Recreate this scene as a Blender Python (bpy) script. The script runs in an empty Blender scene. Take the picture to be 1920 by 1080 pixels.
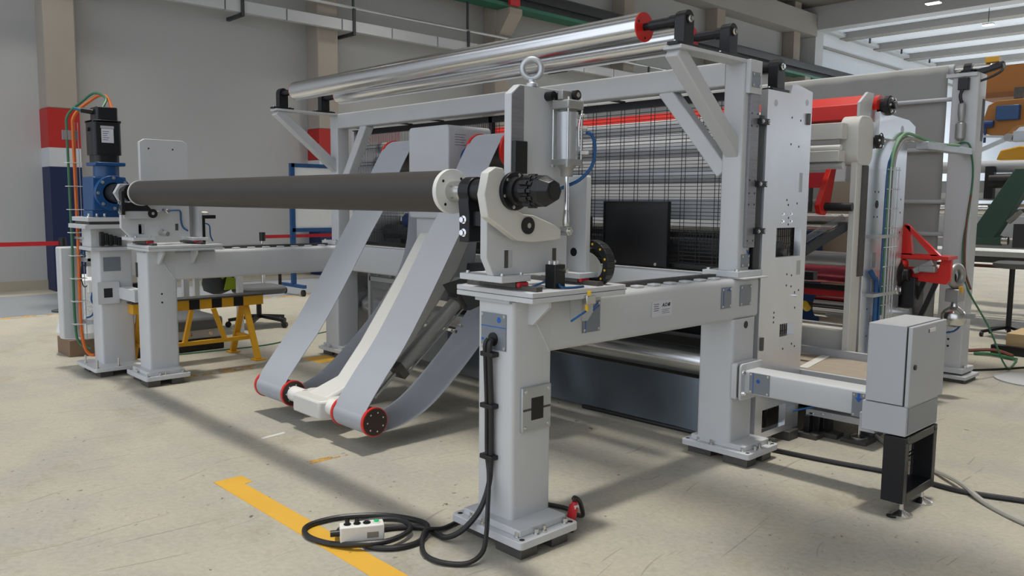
import bpy, bmesh, math, random
from mathutils import Vector, Matrix
random.seed(7)
S = bpy.context.scene
COL = S.collection
# ------------------------------------------------------------------ camera
cam_d = bpy.data.cameras.new('camera'); cam = bpy.data.objects.new('camera', cam_d); COL.objects.link(cam)
YAW, PITCH, ROLL, FPX = 0.810781, 0.104473, 0.009403, 1531.28
_h = Vector((-math.sin(YAW), math.cos(YAW), 0)); _r = Vector((math.cos(YAW), math.sin(YAW), 0)); _u = Vector((0, 0, 1))
_f = _h*math.cos(PITCH) - _u*math.sin(PITCH); _up = _u*math.cos(PITCH) + _h*math.sin(PITCH)
_r2 = _r*math.cos(ROLL) + _up*math.sin(ROLL); _u2 = _up*math.cos(ROLL) - _r*math.sin(ROLL)
_m = Matrix((_r2, _u2, -_f)).transposed().to_4x4(); _m.translation = Vector((0, 0, 1.5))
cam.matrix_world = _m
cam_d.sensor_width = 36.0; cam_d.lens = FPX/1920*36.0; cam_d.clip_end = 300
S.camera = cam
# ------------------------------------------------------------------ world, exposure
W = bpy.data.worlds.new('world'); S.world = W; W.use_nodes = True
W.node_tree.nodes['Background'].inputs[0].default_value = (0.80, 0.86, 0.95, 1)
W.node_tree.nodes['Background'].inputs[1].default_value = 5.2
LAMP_W = 28.0          # one high-bay lamp
SKY_E = .8            # translucent roof panels of the far bay
S.view_settings.view_transform = 'Standard'; S.view_settings.look = 'None'
S.view_settings.exposure = -1.88; S.view_settings.gamma = 1.0; S.view_settings.use_curve_mapping = False

# added overhead area light without a fixture: wide, nearly parallel, straight down
_rl = bpy.data.lights.new('roof_daylight', 'AREA'); _rl.shape = 'RECTANGLE'; _rl.size = 26; _rl.size_y = 28; _rl.energy = 6300; _rl.color = (1, .96, .88); _rl.spread = math.radians(6)
_ro = bpy.data.objects.new('roof_daylight', _rl); COL.objects.link(_ro); _ro.location = (-2, 11.4, 8.10); _ro.rotation_euler = (math.radians(-2.5), 0, 0)

# ------------------------------------------------------------------ materials
MATS = {}
def M(name, col, rough=.5, metal=0., var=.05, scale=5., bump=0., emit=None, es=0., alpha=1., brushed=None, spec=.5, coat=0.):
    if name in MATS: return MATS[name]
    m = bpy.data.materials.new(name); m.use_nodes = True; nt = m.node_tree
    b = nt.nodes['Principled BSDF']
    b.inputs['Roughness'].default_value = rough; b.inputs['Metallic'].default_value = metal
    b.inputs['Specular IOR Level'].default_value = spec
    if coat: b.inputs['Coat Weight'].default_value = coat
    c4 = (*col, 1)
    tc = nt.nodes.new('ShaderNodeTexCoord'); mp = nt.nodes.new('ShaderNodeMapping')
    nt.links.new(tc.outputs['Object'], mp.inputs[0])
    if brushed: mp.inputs['Scale'].default_value = brushed
    n = nt.nodes.new('ShaderNodeTexNoise'); n.inputs['Scale'].default_value = scale; n.inputs['Detail'].default_value = 5
    nt.links.new(mp.outputs[0], n.inputs[0])
    mx = nt.nodes.new('ShaderNodeMix'); mx.data_type = 'RGBA'
    mx.inputs[6].default_value = tuple(max(0, k*(1-var)) for k in col)+(1,)
    mx.inputs[7].default_value = tuple(min(1, k*(1+var)) for k in col)+(1,)
    nt.links.new(n.outputs[0], mx.inputs[0]); nt.links.new(mx.outputs[2], b.inputs['Base Color'])
    if bump:
        bp = nt.nodes.new('ShaderNodeBump'); bp.inputs['Strength'].default_value = bump; bp.inputs['Distance'].default_value = .01
        nt.links.new(n.outputs[0], bp.inputs['Height']); nt.links.new(bp.outputs[0], b.inputs['Normal'])
    if emit: b.inputs['Emission Color'].default_value = (*emit, 1); b.inputs['Emission Strength'].default_value = es
    if alpha < 1: b.inputs['Alpha'].default_value = alpha
    MATS[name] = m; return m
white = M('white_paint', (.55, .562, .575), .42, var=.03)
cream = M('cream_paint', (.62, .61, .57), .42, var=.03)
greyp = M('light_grey_paint', (.44, .45, .47), .5, var=.03)
alu = M('polished_aluminium', (.86, .87, .88), .22, 1., var=.03, scale=3, brushed=(1, 30, 30))
satin = M('satin_aluminium', (.70, .71, .73), .42, .4, var=.04, scale=3)
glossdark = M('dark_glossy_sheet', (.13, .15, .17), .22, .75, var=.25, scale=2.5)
plate = M('machined_plate', (.78, .80, .84), .30, .8, var=.10, scale=3)
steel = M('steel', (.62, .62, .60), .25, 1., var=.05)
chrome = M('chrome', (.85, .85, .86), .08, 1., var=.02)
darksteel = M('dark_steel', (.10, .095, .09), .5, .5, var=.3, scale=20)
strip_m = M('scraped_steel', (.30, .30, .33), .45, .6, var=.25, scale=8, brushed=(1, 1, 12))
black = M('black_plastic', (.007, .007, .008), .42, var=.2)
blackm = M('black_metal', (.010, .0105, .013), .36, .2, var=.2)
rubber = M('roll_rubber', (.040, .035, .032), .55, var=.05, scale=20)
beltm = M('belt', (.345, .36, .395), .62, var=.03, scale=8)
beltb = M('belt_inner', (.46, .47, .48), .62, var=.04, scale=6)
red = M('red_paint', (.62, .022, .015), .35, var=.06)
redp = M('red_plastic', (.55, .02, .03), .4)
blue = M('blue_paint', (.008, .065, .20), .35, var=.08)
dblue = M('dark_blue_paint', (.008, .045, .17), .4, var=.08)
bluehose = M('blue_hose', (.008, .075, .22), .35)
nylon = M('white_nylon', (.72, .71, .67), .45, var=.05, scale=8)
film = M('filmed_metal', (.22, .245, .28), .3, .35, var=.08, scale=4)
filmblue = M('film_print', (.01, .10, .42), .5)
orange = M('orange_cable', (.62, .13, .012), .45)
greenc = M('green_cable', (.03, .145, .065), .45)
yellow = M('yellow_paint', (.70, .36, .015), .45, var=.06)
oran = M('crane_orange', (.44, .17, .025), .5, var=.06)
cable = M('black_cable', (.012, .012, .013), .42)
greycable = M('grey_cable', (.36, .35, .31), .5)
paper = M('paper', (.62, .63, .68), .6)
ink = M('ink', (.03, .03, .05), .6)
polycarb = M('polycarbonate', (.30, .31, .31), .15, 0, alpha=.35)
castm = M('cast_aluminium', (.36, .36, .35), .45, .6, var=.1, scale=14, bump=.1)
web_m = M('nonwoven_web', (.33, .33, .315), .8, var=.05, scale=5)
cork = M('nonwoven_pile', (.34, .285, .225), .9, var=.12, scale=18, bump=.3)
foil = M('printed_foil', (.62, .12, .17), .25, .5, var=.35, scale=3, brushed=(1, 14, 14))
galv = M('galvanised', (.50, .52, .54), .4, .7, var=.1, scale=8)
board_m = M('whiteboard', (.72, .74, .76), .25)
wrap = M('bubble_wrap', (.72, .74, .76), .35, var=.08, scale=30, bump=.6)
card = M('cardboard', (.20, .13, .08), .8, var=.1)
wood = M('pale_wood', (.50, .36, .19), .7, var=.15, scale=4, brushed=(1, 8, 8))
fabric = M('dark_fabric', (.055, .058, .062), .85, var=.15, scale=40)
vest = M('hi_vis', (.30, .38, .01), .7)
seatm = M('grey_fabric', (.11, .115, .12), .85, var=.1, scale=40)
greenbelt = M('green_belt', (.035, .085, .065), .6)
concrete = M('column_concrete', (.36, .315, .27), .8, var=.07, scale=2, bump=.05)
wallm = M('wall_panel', (.45, .45, .448), .8, var=.05, scale=.5)
wallw = M('white_wall', (.80, .84, .90), .7, var=.03, scale=.4)
ceilm = M('roof_concrete', (.22, .205, .19), .85, var=.06, scale=.6)
beamm = M('roof_beam', (.36, .35, .335), .8, var=.05, scale=.6)
greenp = M('green_paint', (.02, .14, .085), .5)
darkgrey = M('dark_grey_metal', (.045, .047, .05), .6, var=.15)
navy = M('navy_paint', (.004, .013, .065), .5, var=.08, scale=2)
redband = M('red_band', (.40, .015, .012), .5, var=.06, scale=2)
whiteband = M('white_band', (.55, .56, .58), .5, var=.05, scale=2)
skyp = M('translucent_roof', (.75, .80, .86), .6, emit=(.80, .87, 1.0), es=SKY_E)
lampm = M('lamp_glow', (.9, .9, .9), .5, emit=(1, .98, .94), es=12)
green_led = M('green_button', (.01, .40, .13), .3, emit=(.01, .55, .2), es=.6)
yellowdot = M('yellow_pin', (.80, .52, .03), .4)
tan = M('tan_wall', (.40, .36, .28), .8)

def floor_mat():
    m = bpy.data.materials.new('concrete_floor'); m.use_nodes = True; nt = m.node_tree; b = nt.nodes['Principled BSDF']
    L = nt.links.new
    g = nt.nodes.new('ShaderNodeNewGeometry')
    def noise(scale, detail=4, rough=.55, vec=None, dist=0):
        n = nt.nodes.new('ShaderNodeTexNoise'); n.inputs['Scale'].default_value = scale; n.inputs['Detail'].default_value = detail
        n.inputs['Roughness'].default_value = rough; n.inputs['Distortion'].default_value = dist
        L(vec or g.outputs['Position'], n.inputs[0]); return n.outputs[0]
    def ramp(fac, a, bb, ca=(0, 0, 0, 1), cb=(1, 1, 1, 1)):
        r = nt.nodes.new('ShaderNodeValToRGB'); r.color_ramp.elements[0].position = a; r.color_ramp.elements[1].position = bb
        r.color_ramp.elements[0].color = ca; r.color_ramp.elements[1].color = cb; L(fac, r.inputs[0]); return r.outputs[0]
    def mix(fac, a, bb, mode='MIX'):
        x = nt.nodes.new('ShaderNodeMix'); x.data_type = 'RGBA'; x.blend_type = mode
        for s, v in ((0, fac), (6, a), (7, bb)):
            if isinstance(v, (int, float)): x.inputs[s].default_value = v
            elif isinstance(v, tuple): x.inputs[s].default_value = v
            else: L(v, x.inputs[s])
        return x.outputs[2]
    base = mix(noise(.55, 3), (.40, .365, .285, 1), (.44, .415, .35, 1))
    base = mix(ramp(noise(1.7, 5), .42, .62), base, (.36, .345, .30, 1))
    # brownish wear patches and specks
    base = mix(ramp(noise(.9, 6, .7), .56, .78), base, (.29, .245, .175, 1))
    grain = ramp(noise(34, 6, .7), .35, .68)
    base = mix(.16, base, grain, 'SOFT_LIGHT')
    base = mix(ramp(noise(9, 6, .75), .58, .72), base, (.33, .295, .235, 1))
    sp = ramp(noise(22, 4, .65), .645, .69); spm = ramp(noise(.8, 3), .47, .60)
    spk = nt.nodes.new('ShaderNodeMath'); spk.operation = 'MULTIPLY'; L(sp, spk.inputs[0]); L(spm, spk.inputs[1])
    base = mix(spk.outputs[0], base, (.10, .075, .05, 1))
    sp2 = ramp(noise(11, 2, .5), .745, .76)
    base = mix(sp2, base, (.13, .10, .075, 1))
    # thin tyre and drag scratches: strongly stretched noise, slightly bent, in several directions
    wob = nt.nodes.new('ShaderNodeTexNoise'); wob.inputs['Scale'].default_value = .7; wob.inputs['Detail'].default_value = 1; L(g.outputs['Position'], wob.inputs[0])
    wm = nt.nodes.new('ShaderNodeVectorMath'); wm.operation = 'MULTIPLY_ADD'; wm.inputs[1].default_value = (.9, .9, 0); L(wob.outputs['Color'], wm.inputs[0]); L(g.outputs['Position'], wm.inputs[2])
    for ang, off, thr in ((.3, 3, .735), (1.25, 9, .735), (2.2, 14, .74), (2.8, 21, .73), (.9, 30, .745)):
        mp = nt.nodes.new('ShaderNodeMapping'); mp.inputs['Location'].default_value = (off, off*.7, 0); mp.inputs['Rotation'].default_value = (0, 0, ang); mp.inputs['Scale'].default_value = (26, .9, 1)
        L(wm.outputs[0], mp.inputs[0])
        n = noise(1.6, 1.5, .4, mp.outputs[0])
        line = ramp(n, thr, thr+.02)
        k2 = nt.nodes.new('ShaderNodeMath'); k2.operation = 'MULTIPLY'; L(line, k2.inputs[0]); k2.inputs[1].default_value = .38
        base = mix(k2.outputs[0], base, (.13, .12, .11, 1))
    L(base, b.inputs['Base Color'])
    rr = nt.nodes.new('ShaderNodeMapRange'); rr.inputs[3].default_value = .42; rr.inputs[4].default_value = .7
    L(noise(2.2, 4), rr.inputs[0]); L(rr.outputs[0], b.inputs['Roughness'])
    b.inputs['Specular IOR Level'].default_value = .3
    bp = nt.nodes.new('ShaderNodeBump'); bp.inputs['Strength'].default_value = .06; bp.inputs['Distance'].default_value = .01
    L(noise(60, 3), bp.inputs['Height']); L(bp.outputs[0], b.inputs['Normal'])
    return m
floorm = floor_mat()
def worn(name, col, thr):
    m = M(name, col, .55, var=.08, scale=6); nt = m.node_tree; b = nt.nodes['Principled BSDF']
    g = nt.nodes.new('ShaderNodeNewGeometry'); n = nt.nodes.new('ShaderNodeTexNoise'); n.inputs['Scale'].default_value = 7; n.inputs['Detail'].default_value = 6
    n.inputs['Roughness'].default_value = .7
    nt.links.new(g.outputs['Position'], n.inputs[0]); r = nt.nodes.new('ShaderNodeValToRGB')
    r.color_ramp.elements[0].position = thr; r.color_ramp.elements[1].position = thr+.04; nt.links.new(n.outputs[0], r.inputs[0])
    nt.links.new(r.outputs[0], b.inputs['Alpha']); return m
lineyel = worn('line_yellow', (.66, .37, .04), .30)
lineworn = worn('line_yellow_worn', (.52, .30, .06), .50)
tapew = worn('tape_white', (.60, .60, .58), .30)
patchm = worn('grey_floor_paint', (.20, .215, .235), .25)

# ------------------------------------------------------------------ mesh builder
class MB:
    def __init__(s): s.v = []; s.f = []
    def add(s, vs, fs):
        o = len(s.v); s.v += [tuple(v) for v in vs]; s.f += [tuple(i+o for i in f) for f in fs]; return s
    def box(s, x0, x1, y0, y1, z0, z1):
        return s.add([(x0,y0,z0),(x1,y0,z0),(x1,y1,z0),(x0,y1,z0),(x0,y0,z1),(x1,y0,z1),(x1,y1,z1),(x0,y1,z1)],
                     [(3,2,1,0),(4,5,6,7),(0,1,5,4),(1,2,6,5),(2,3,7,6),(3,0,4,7)])
    def obox(s, c, ax, ay, az, hx, hy, hz):
        c = Vector(c); vs = [c+ax*(sx*hx)+ay*(sy*hy)+az*(sz*hz) for sz in (-1,1) for sx, sy in ((-1,-1),(1,-1),(1,1),(-1,1))]
        return s.add(vs, [(3,2,1,0),(4,5,6,7),(0,1,5,4),(1,2,6,5),(2,3,7,6),(3,0,4,7)])
    def bar(s, p0, p1, w, h, side=None):
        p0 = Vector(p0); p1 = Vector(p1); d = p1-p0; L = d.length; d = d/L
        sd = Vector(side) if side else (Vector((0,0,1)).cross(d) if abs(d.z) < .95 else Vector((1,0,0)))
        sd = (sd - d*sd.dot(d)).normalized(); up = d.cross(sd)
        return s.obox((p0+p1)/2, d, sd, up, L/2, w/2, h/2)
    def prism(s, pts, ax, a, b):
        def P(u, v, t): return {'x':(t,u,v),'y':(u,t,v),'z':(u,v,t)}[ax]
        n = len(pts)
        return s.add([P(u,v,a) for u,v in pts]+[P(u,v,b) for u,v in pts],
                     [tuple(range(n))[::-1], tuple(range(n,2*n))]+[(i,(i+1)%n,n+(i+1)%n,n+i) for i in range(n)])
    def lathe(s, p0, d, prof, n=24):
        p0 = Vector(p0); d = Vector(d).normalized(); a = Vector((0,0,1)) if abs(d.z) < .9 else Vector((1,0,0))
        u = d.cross(a).normalized(); w = d.cross(u); vs = []; fs = []
        for t, r in prof:
            for i in range(n):
                q = 2*math.pi*i/n; vs.append(p0+d*t+(u*math.cos(q)+w*math.sin(q))*max(r, 1e-4))
        for k in range(len(prof)-1):
            for i in range(n):
                j = (i+1)%n; fs.append((k*n+i, k*n+j, (k+1)*n+j, (k+1)*n+i))
        fs.append(tuple(range(n))[::-1]); m = (len(prof)-1)*n; fs.append(tuple(m+i for i in range(n)))
        return s.add(vs, fs)
    def cyl(s, p0, p1, r, n=24, r1=None):
        p0 = Vector(p0); p1 = Vector(p1); d = p1-p0
        return s.lathe(p0, d, [(0, r), (d.length, r if r1 is None else r1)], n)
    def ring(s, p0, p1, ro, ri, n=28):
        p0 = Vector(p0); p1 = Vector(p1); d = p1-p0; L = d.length; d = d/L
        a = Vector((0,0,1)) if abs(d.z) < .9 else Vector((1,0,0)); u = d.cross(a).normalized(); w = d.cross(u); vs = []; fs = []
        for t, r in ((0, ri), (0, ro), (L, ro), (L, ri)):
            for i in range(n):
                q = 2*math.pi*i/n; vs.append(p0+d*t+(u*math.cos(q)+w*math.sin(q))*r)
        for k in range(4):
            for i in range(n):
                j = (i+1)%n; kk = (k+1)%4; fs.append((k*n+i, k*n+j, kk*n+j, kk*n+i))
        return s.add(vs, fs)
    def torus(s, c, axis, R, r, n=28, m=10):
        c = Vector(c); d = Vector(axis).normalized(); a = Vector((0,0,1)) if abs(d.z) < .9 else Vector((1,0,0)); u = d.cross(a).normalized(); w = d.cross(u)
        vs = []; fs = []
        for i in range(n):
            q = 2*math.pi*i/n; e = u*math.cos(q)+w*math.sin(q)
            for k in range(m):
                p = 2*math.pi*k/m; vs.append(c+e*(R+r*math.cos(p))+d*(r*math.sin(p)))
        for i in range(n):
            for k in range(m): fs.append((i*m+k, ((i+1)%n)*m+k, ((i+1)%n)*m+(k+1)%m, i*m+(k+1)%m))
        return s.add(vs, fs)
    def tube(s, pts, r, n=8, smooth=4):
        P = [Vector(p) for p in pts]
        if smooth and len(P) > 2:
            Q = []
            for i in range(len(P)-1):
                a, b, c, d = P[max(i-1,0)], P[i], P[i+1], P[min(i+2,len(P)-1)]
                for k in range(smooth):
                    t = k/smooth; Q.append(.5*((2*b)+(c-a)*t+(2*a-5*b+4*c-d)*t*t+(3*b-a-3*c+d)*t**3))
            Q.append(P[-1]); P = Q
        vs = []; fs = []; pu = None
        for i, p in enumerate(P):
            d = (P[min(i+1,len(P)-1)]-P[max(i-1,0)]).normalized()
            u = (pu - d*pu.dot(d)) if pu else d.cross(Vector((0,0,1)) if abs(d.z) < .9 else Vector((1,0,0)))
            u.normalize(); pu = u; w = d.cross(u)
            for k in range(n):
                q = 2*math.pi*k/n; vs.append(p+(u*math.cos(q)+w*math.sin(q))*r)
        for i in range(len(P)-1):
            for k in range(n): fs.append((i*n+k, i*n+(k+1)%n, (i+1)*n+(k+1)%n, (i+1)*n+k))
        fs.append(tuple(range(n))[::-1]); m = (len(P)-1)*n; fs.append(tuple(m+k for k in range(n)))
        return s.add(vs, fs)
    def strip(s, path, x0, x1, th):
        """belt of thickness th swept along a (y,z) path, between x0 and x1"""
        n = len(path); vs = []; fs = []
        for i, (y, z) in enumerate(path):
            a = path[max(i-1,0)]; b = path[min(i+1,n-1)]; dy, dz = b[0]-a[0], b[1]-a[1]; L = math.hypot(dy, dz) or 1
            ny, nz = -dz/L*th/2, dy/L*th/2
            vs += [(x0,y+ny,z+nz),(x1,y+ny,z+nz),(x1,y-ny,z-nz),(x0,y-ny,z-nz)]
        for i in range(n-1):
            for k in range(4): fs.append((i*4+k, i*4+(k+1)%4, (i+1)*4+(k+1)%4, (i+1)*4+k))
        fs += [(3,2,1,0), tuple((n-1)*4+k for k in range(4))]
        return s.add(vs, fs)
def rrect(x0, x1, y0, y1, r, n=4):
    out = []
    for cx, cy, a in ((x1-r,y1-r,0),(x0+r,y1-r,90),(x0+r,y0+r,180),(x1-r,y0+r,270)):
        for k in range(n+1):
            q = math.radians(a+90*k/n); out.append((cx+r*math.cos(q), cy+r*math.sin(q)))
    return out
def spline(pts, n=5):
    P = [Vector((p[0], p[1], 0)) for p in pts]; Q = []
    for i in range(len(P)-1):
        a, b, c, d = P[max(i-1,0)], P[i], P[i+1], P[min(i+2,len(P)-1)]
        for k in range(n):
            t = k/n; v = .5*((2*b)+(c-a)*t+(2*a-5*b+4*c-d)*t*t+(3*b-a-3*c+d)*t**3); Q.append((v.x, v.y))
    Q.append((P[-1].x, P[-1].y)); return Q
ORG = {}
def _mesh(name, mb, mat, org, angle=35):
    me = bpy.data.meshes.new(name); me.from_pydata([(v[0]-org[0], v[1]-org[1], v[2]-org[2]) for v in mb.v], [], mb.f)
    bm = bmesh.new(); bm.from_mesh(me); bmesh.ops.recalc_face_normals(bm, faces=bm.faces); bm.to_mesh(me); bm.free()
    me.polygons.foreach_set('use_smooth', [True]*len(me.polygons)); me.set_sharp_from_angle(angle=math.radians(angle))
    me.materials.append(mat); return me
def _bev(o, bev):
    if bev:
        md = o.modifiers.new('bevel', 'BEVEL'); md.width = bev; md.segments = 2; md.limit_method = 'ANGLE'; md.angle_limit = math.radians(40)
def thing(name, label, cat, loc, group=None):
    o = bpy.data.objects.new(name, None); o.empty_display_size = .1; COL.objects.link(o); o.location = loc
    o['label'] = label; o['category'] = cat
    if group: o['group'] = group
    ORG[o.name] = Vector(loc); return o
def part(name, mb, mat, parent, bev=0, label=None, kind=None, angle=35):
    org = ORG[parent.name]; me = _mesh(name, mb, mat, org, angle)
    o = bpy.data.objects.new(name, me); COL.objects.link(o); o.parent = parent; ORG[o.name] = org; _bev(o, bev)
    if label: o['label'] = label
    if kind: o['kind'] = kind
    return o
def solo(name, mb, mat, label=None, cat=None, group=None, kind=None, bev=0, angle=35):
    xs, ys, zs = zip(*mb.v); org = ((min(xs)+max(xs))/2, (min(ys)+max(ys))/2, min(zs))
    o = bpy.data.objects.new(name, _mesh(name, mb, mat, org, angle)); COL.objects.link(o); o.location = org; ORG[o.name] = Vector(org); _bev(o, bev)
    if label: o['label'] = label
    if cat: o['category'] = cat
    if group: o['group'] = group
    if kind: o['kind'] = kind
    return o
def struct(name, mb, mat, bev=0): return solo(name, mb, mat, kind='structure', bev=bev)
_shared = {}
def placed(name, key, maker, mat, parent, pos, axis=(0,0,1)):
    """a small shared-mesh part (bolt, pin, hole plug) standing at pos along axis"""
    if key not in _shared:
        mb = MB(); maker(mb); _shared[key] = _mesh(name, mb, mat, (0,0,0))
    o = bpy.data.objects.new(name, _shared[key]); COL.objects.link(o); o.parent = parent
    o.location = Vector(pos)-ORG[parent.name]; o.rotation_euler = Vector((0,0,1)).rotation_difference(Vector(axis)).to_euler(); return o
def bolt(parent, pos, axis=(0,0,1), r=.012, h=.010, mat=None):
    mat = mat or steel
    return placed('bolt', ('bolt', round(r,4), round(h,4), mat.name), lambda m: (m.cyl((0,0,0),(0,0,.003),r*1.35,12), m.cyl((0,0,.003),(0,0,h),r,6)), mat, parent, pos, axis)
def stud(parent, pos, axis=(0,0,1), r=.008, h=.03):
    return placed('stud', ('stud', r, h), lambda m: (m.cyl((0,0,0),(0,0,.010),r*1.7,6), m.cyl((0,0,.010),(0,0,h),r,10)), steel, parent, pos, axis)
def hole(parent, pos, axis, r=.010, mat=None):
    mat = mat or black
    return placed('hole', ('hole', round(r,4), mat.name), lambda m: m.cyl((0,0,-.004),(0,0,.0008),r,14), mat, parent, pos, axis)
def text(name, body, size, mat, parent, pos, right, up, extrude=.0005, shear=0, bold=0):
    cu = bpy.data.curves.new(name, 'FONT'); cu.body = body; cu.size = size; cu.extrude = extrude; cu.shear = shear; cu.offset = bold
    t = bpy.data.objects.new(name, cu); COL.objects.link(t)
    dg = bpy.context.evaluated_depsgraph_get(); dg.update(); me = bpy.data.meshes.new_from_object(t.evaluated_get(dg))
    bpy.data.objects.remove(t)
    r = Vector(right).normalized(); u = Vector(up).normalized(); n = r.cross(u)
    me.transform(Matrix((r, u, n)).transposed().to_4x4()); me.materials.clear(); me.materials.append(mat)
    o = bpy.data.objects.new(name, me); COL.objects.link(o); o.parent = parent; o.location = Vector(pos)-ORG[parent.name]; return o
def copy_tree(o, dloc=None, parent=None):
    c = o.copy(); COL.objects.link(c)
    if parent: c.parent = parent
    if dloc is not None: c.location = o.location+Vector(dloc); ORG[c.name] = ORG[o.name]+Vector(dloc)
    for ch in list(o.children): copy_tree(ch, None, c)
    return c
# ------------------------------------------------------------------ hall
fl = struct('floor', MB().box(-15.2, 12.2, -8, 62, -.25, 0), floorm)
struct('wall_left', MB().box(-15.25, -15, -8, 29.2, 0, 8.6), wallm)
struct('wall_far_left', MB().box(-15.25, -15, 29.2, 62, 0, 8.6), wallw)
struct('wall_back', MB().box(-15.25, 14, 62, 62.25, 0, 8.6), wallw)
struct('wall_right', MB().box(12, 12.25, -6, 29.2, 0, 8.6), wallm)
struct('wall_far_right', MB().box(12, 12.25, 29.2, 62, 0, 8.6), wallw)
ce = struct('ceiling', MB().box(-15.25, 12.2, -2.8, 28.9, 8.6, 8.8), ceilm)
for yc in (1.4, 6.3, 11.1, 15.9, 20.6): part('roof_light_strip', MB().box(-12, 9, yc-.9, yc+.9, 8.57, 8.6), M('roof_light', (.8, .82, .85), .5, emit=(.95, .97, 1), es=.35), ce)  # dim glowing strips added out of view as a source for the overhead light
struct('trim_1', MB().box(-15, 12, 28.75, 29.35, 7.78, 8.6), whiteband)                 # girder before the bright bay
struct('trim_10', MB().box(-15, -14.45, 28.75, 29.35, 0, 7.78), whiteband)
struct('trim_2', MB().box(-15, -14.9, 29.35, 62, 7.42, 7.50), beamm)
struct('trim_3', MB().box(-15, -14.75, 29.35, 62, 8.0, 8.14), whiteband)
struct('trim_4', MB().box(-15, -14.4, -8, 28.75, 7.55, 8.3), beamm)                 # wall girder
struct('baseboard_left', MB().box(-15, -14.97, -8, 29.2, 0, .16), tan)
for k, yb in enumerate((3.95, 8.75, 13.5, 18.3, 23.0)):
    struct('trim_%d' % (5+k), MB().box(-15, 14, yb-.22, yb+.22, 8.15, 8.6), beamm)
cf = struct('ceiling_far', MB().box(-15.25, 14, 28.9, 62.25, 8.5, 8.7), ceilm)
py = [29.35, 32.1, 35.2, 38.4, 41.6, 44.8, 48.0, 51.2, 54.4, 57.6, 61.0]
for a, b in zip(py[:-1], py[1:]): part('roof_panel', MB().box(-15, 14, a+.3, b-.3, 8.20, 8.26), skyp, cf)
for y in py[1:]: part('purlin', MB().box(-15, 14, y-.30, y+.30, 7.95, 8.3), beamm, cf)
for y in (33.6, 36.8, 40.0, 43.2): part('hanger', MB().box(-14.62, -14.56, y-.03, y+.03, 8.0, 8.3), darkgrey, cf)
# floor markings lie on the floor
part('yellow_line', MB().box(-4.15, .6, 1.76, 1.875, 0, .0015), lineyel, fl)
part('yellow_line_end', MB().prism([(-4.15,1.76),(-4.02,1.76),(-4.02,1.92),(-4.15,1.92)], 'z', 0, .0014), lineyel, fl)
part('worn_line', MB().box(-4.13, -4.08, 2.30, 2.60, 0, .0012), lineworn, fl)
part('worn_line', MB().box(-6.95, -6.80, 2.55, 3.40, 0, .0012), lineworn, fl)
part('worn_line', MB().box(-6.95, -6.62, 3.85, 4.10, 0, .0012), lineyel, fl)
part('tape_strip', MB().prism([(-4.75,2.33),(-4.72,2.33),(-4.745,2.50),(-4.775,2.50)], 'z', 0, .0012), tapew, fl)
part('walkway', MB().box(-14.25, -11.75, -8, 29, 0, .0012), patchm, fl)
part('walkway_line', MB().box(-11.75, -11.6, -8, 29, 0, .0014), lineworn, fl)
# concrete columns with painted bands
ordw = ['leftmost concrete column behind the motor, banded red, white and navy', 'concrete column with red band behind the left roller bracket', 'concrete column above the thin end of the top roller',
        'concrete column half hidden behind the lifting eye', 'concrete column rising behind the second black bearing bracket', 'concrete column at the corner before the bright bay']
for k, yc in enumerate((3.92, 8.75, 13.45, 18.2, 22.75, 27.6)):
    t = thing('concrete_column', ordw[k], 'column', (-14.78, yc, 0), 'concrete columns along the left wall')
    y0, y1 = yc-.23, yc+.23
    part('shaft', MB().box(-15, -14.56, y0, y1, 2.92, 8.6), concrete, t, .02)
    part('red_band', MB().box(-15, -14.555, y0-.005, y1+.005, 2.30, 2.92), redband, t)
    part('white_band', MB().box(-15, -14.555, y0-.005, y1+.005, 2.0, 2.30), whiteband, t)
    part('navy_band', MB().box(-15, -14.555, y0-.005, y1+.005, 0, 2.0), navy, t)
# cable tray, conduit, crane rail on the wall
t = thing('cable_tray', 'long white cable tray hung along the left wall', 'cable tray', (-14.45, 5, 4.85))
yy = 3.0
while yy < 29:
    part('tray_cover', MB().box(-14.52, -14.40, yy, yy+1.17, 4.87, 5.08), whiteband, t, .006); yy += 1.2
for y in (6.9, 9.25, 12.25, 15.5, 18.9): part('bracket', MB().box(-15, -14.38, y-.03, y+.03, 4.80, 4.86).box(-14.41, -14.37, y-.03, y+.03, 4.80, 5.32), darkgrey, t)
t = thing('conduit_rail', 'thin galvanised conduit running above the white cable tray', 'conduit', (-14.42, 5, 5.3))
part('pipe', MB().cyl((-14.42, 3, 5.33), (-14.42, 29, 5.33), .035, 8), galv, t)
for y in (9.25, 12.25, 16.5): part('hanger', MB().box(-14.44, -14.40, y-.02, y+.02, 5.36, 5.968), darkgrey, t)
t = thing('crane_rail', 'dark overhead crane rail with green lower flange along the wall', 'crane rail', (-14.4, 11, 5.7))
part('girder', MB().box(-14.45, -14.25, 5.0, 40, 6.05, 6.5), darkgrey, t)
part('flange', MB().box(-14.55, -14.10, 5.0, 40, 5.97, 6.05), greenp, t)
part('conductor', MB().box(-14.12, -14.06, 9.0, 40, 6.2, 6.4), black, t)
for y in (13.45, 18.2, 22.75, 27.6): part('corbel', MB().prism([(-15,5.3),(-14.55,5.3),(-14.1,5.85),(-14.1,5.97),(-15,5.97)], 'y', y-.2, y+.2), concrete, t)
part('limit_switch', MB().box(-14.1, -14.02, 13.2, 13.5, 6.0, 6.16), redp, t)
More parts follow.
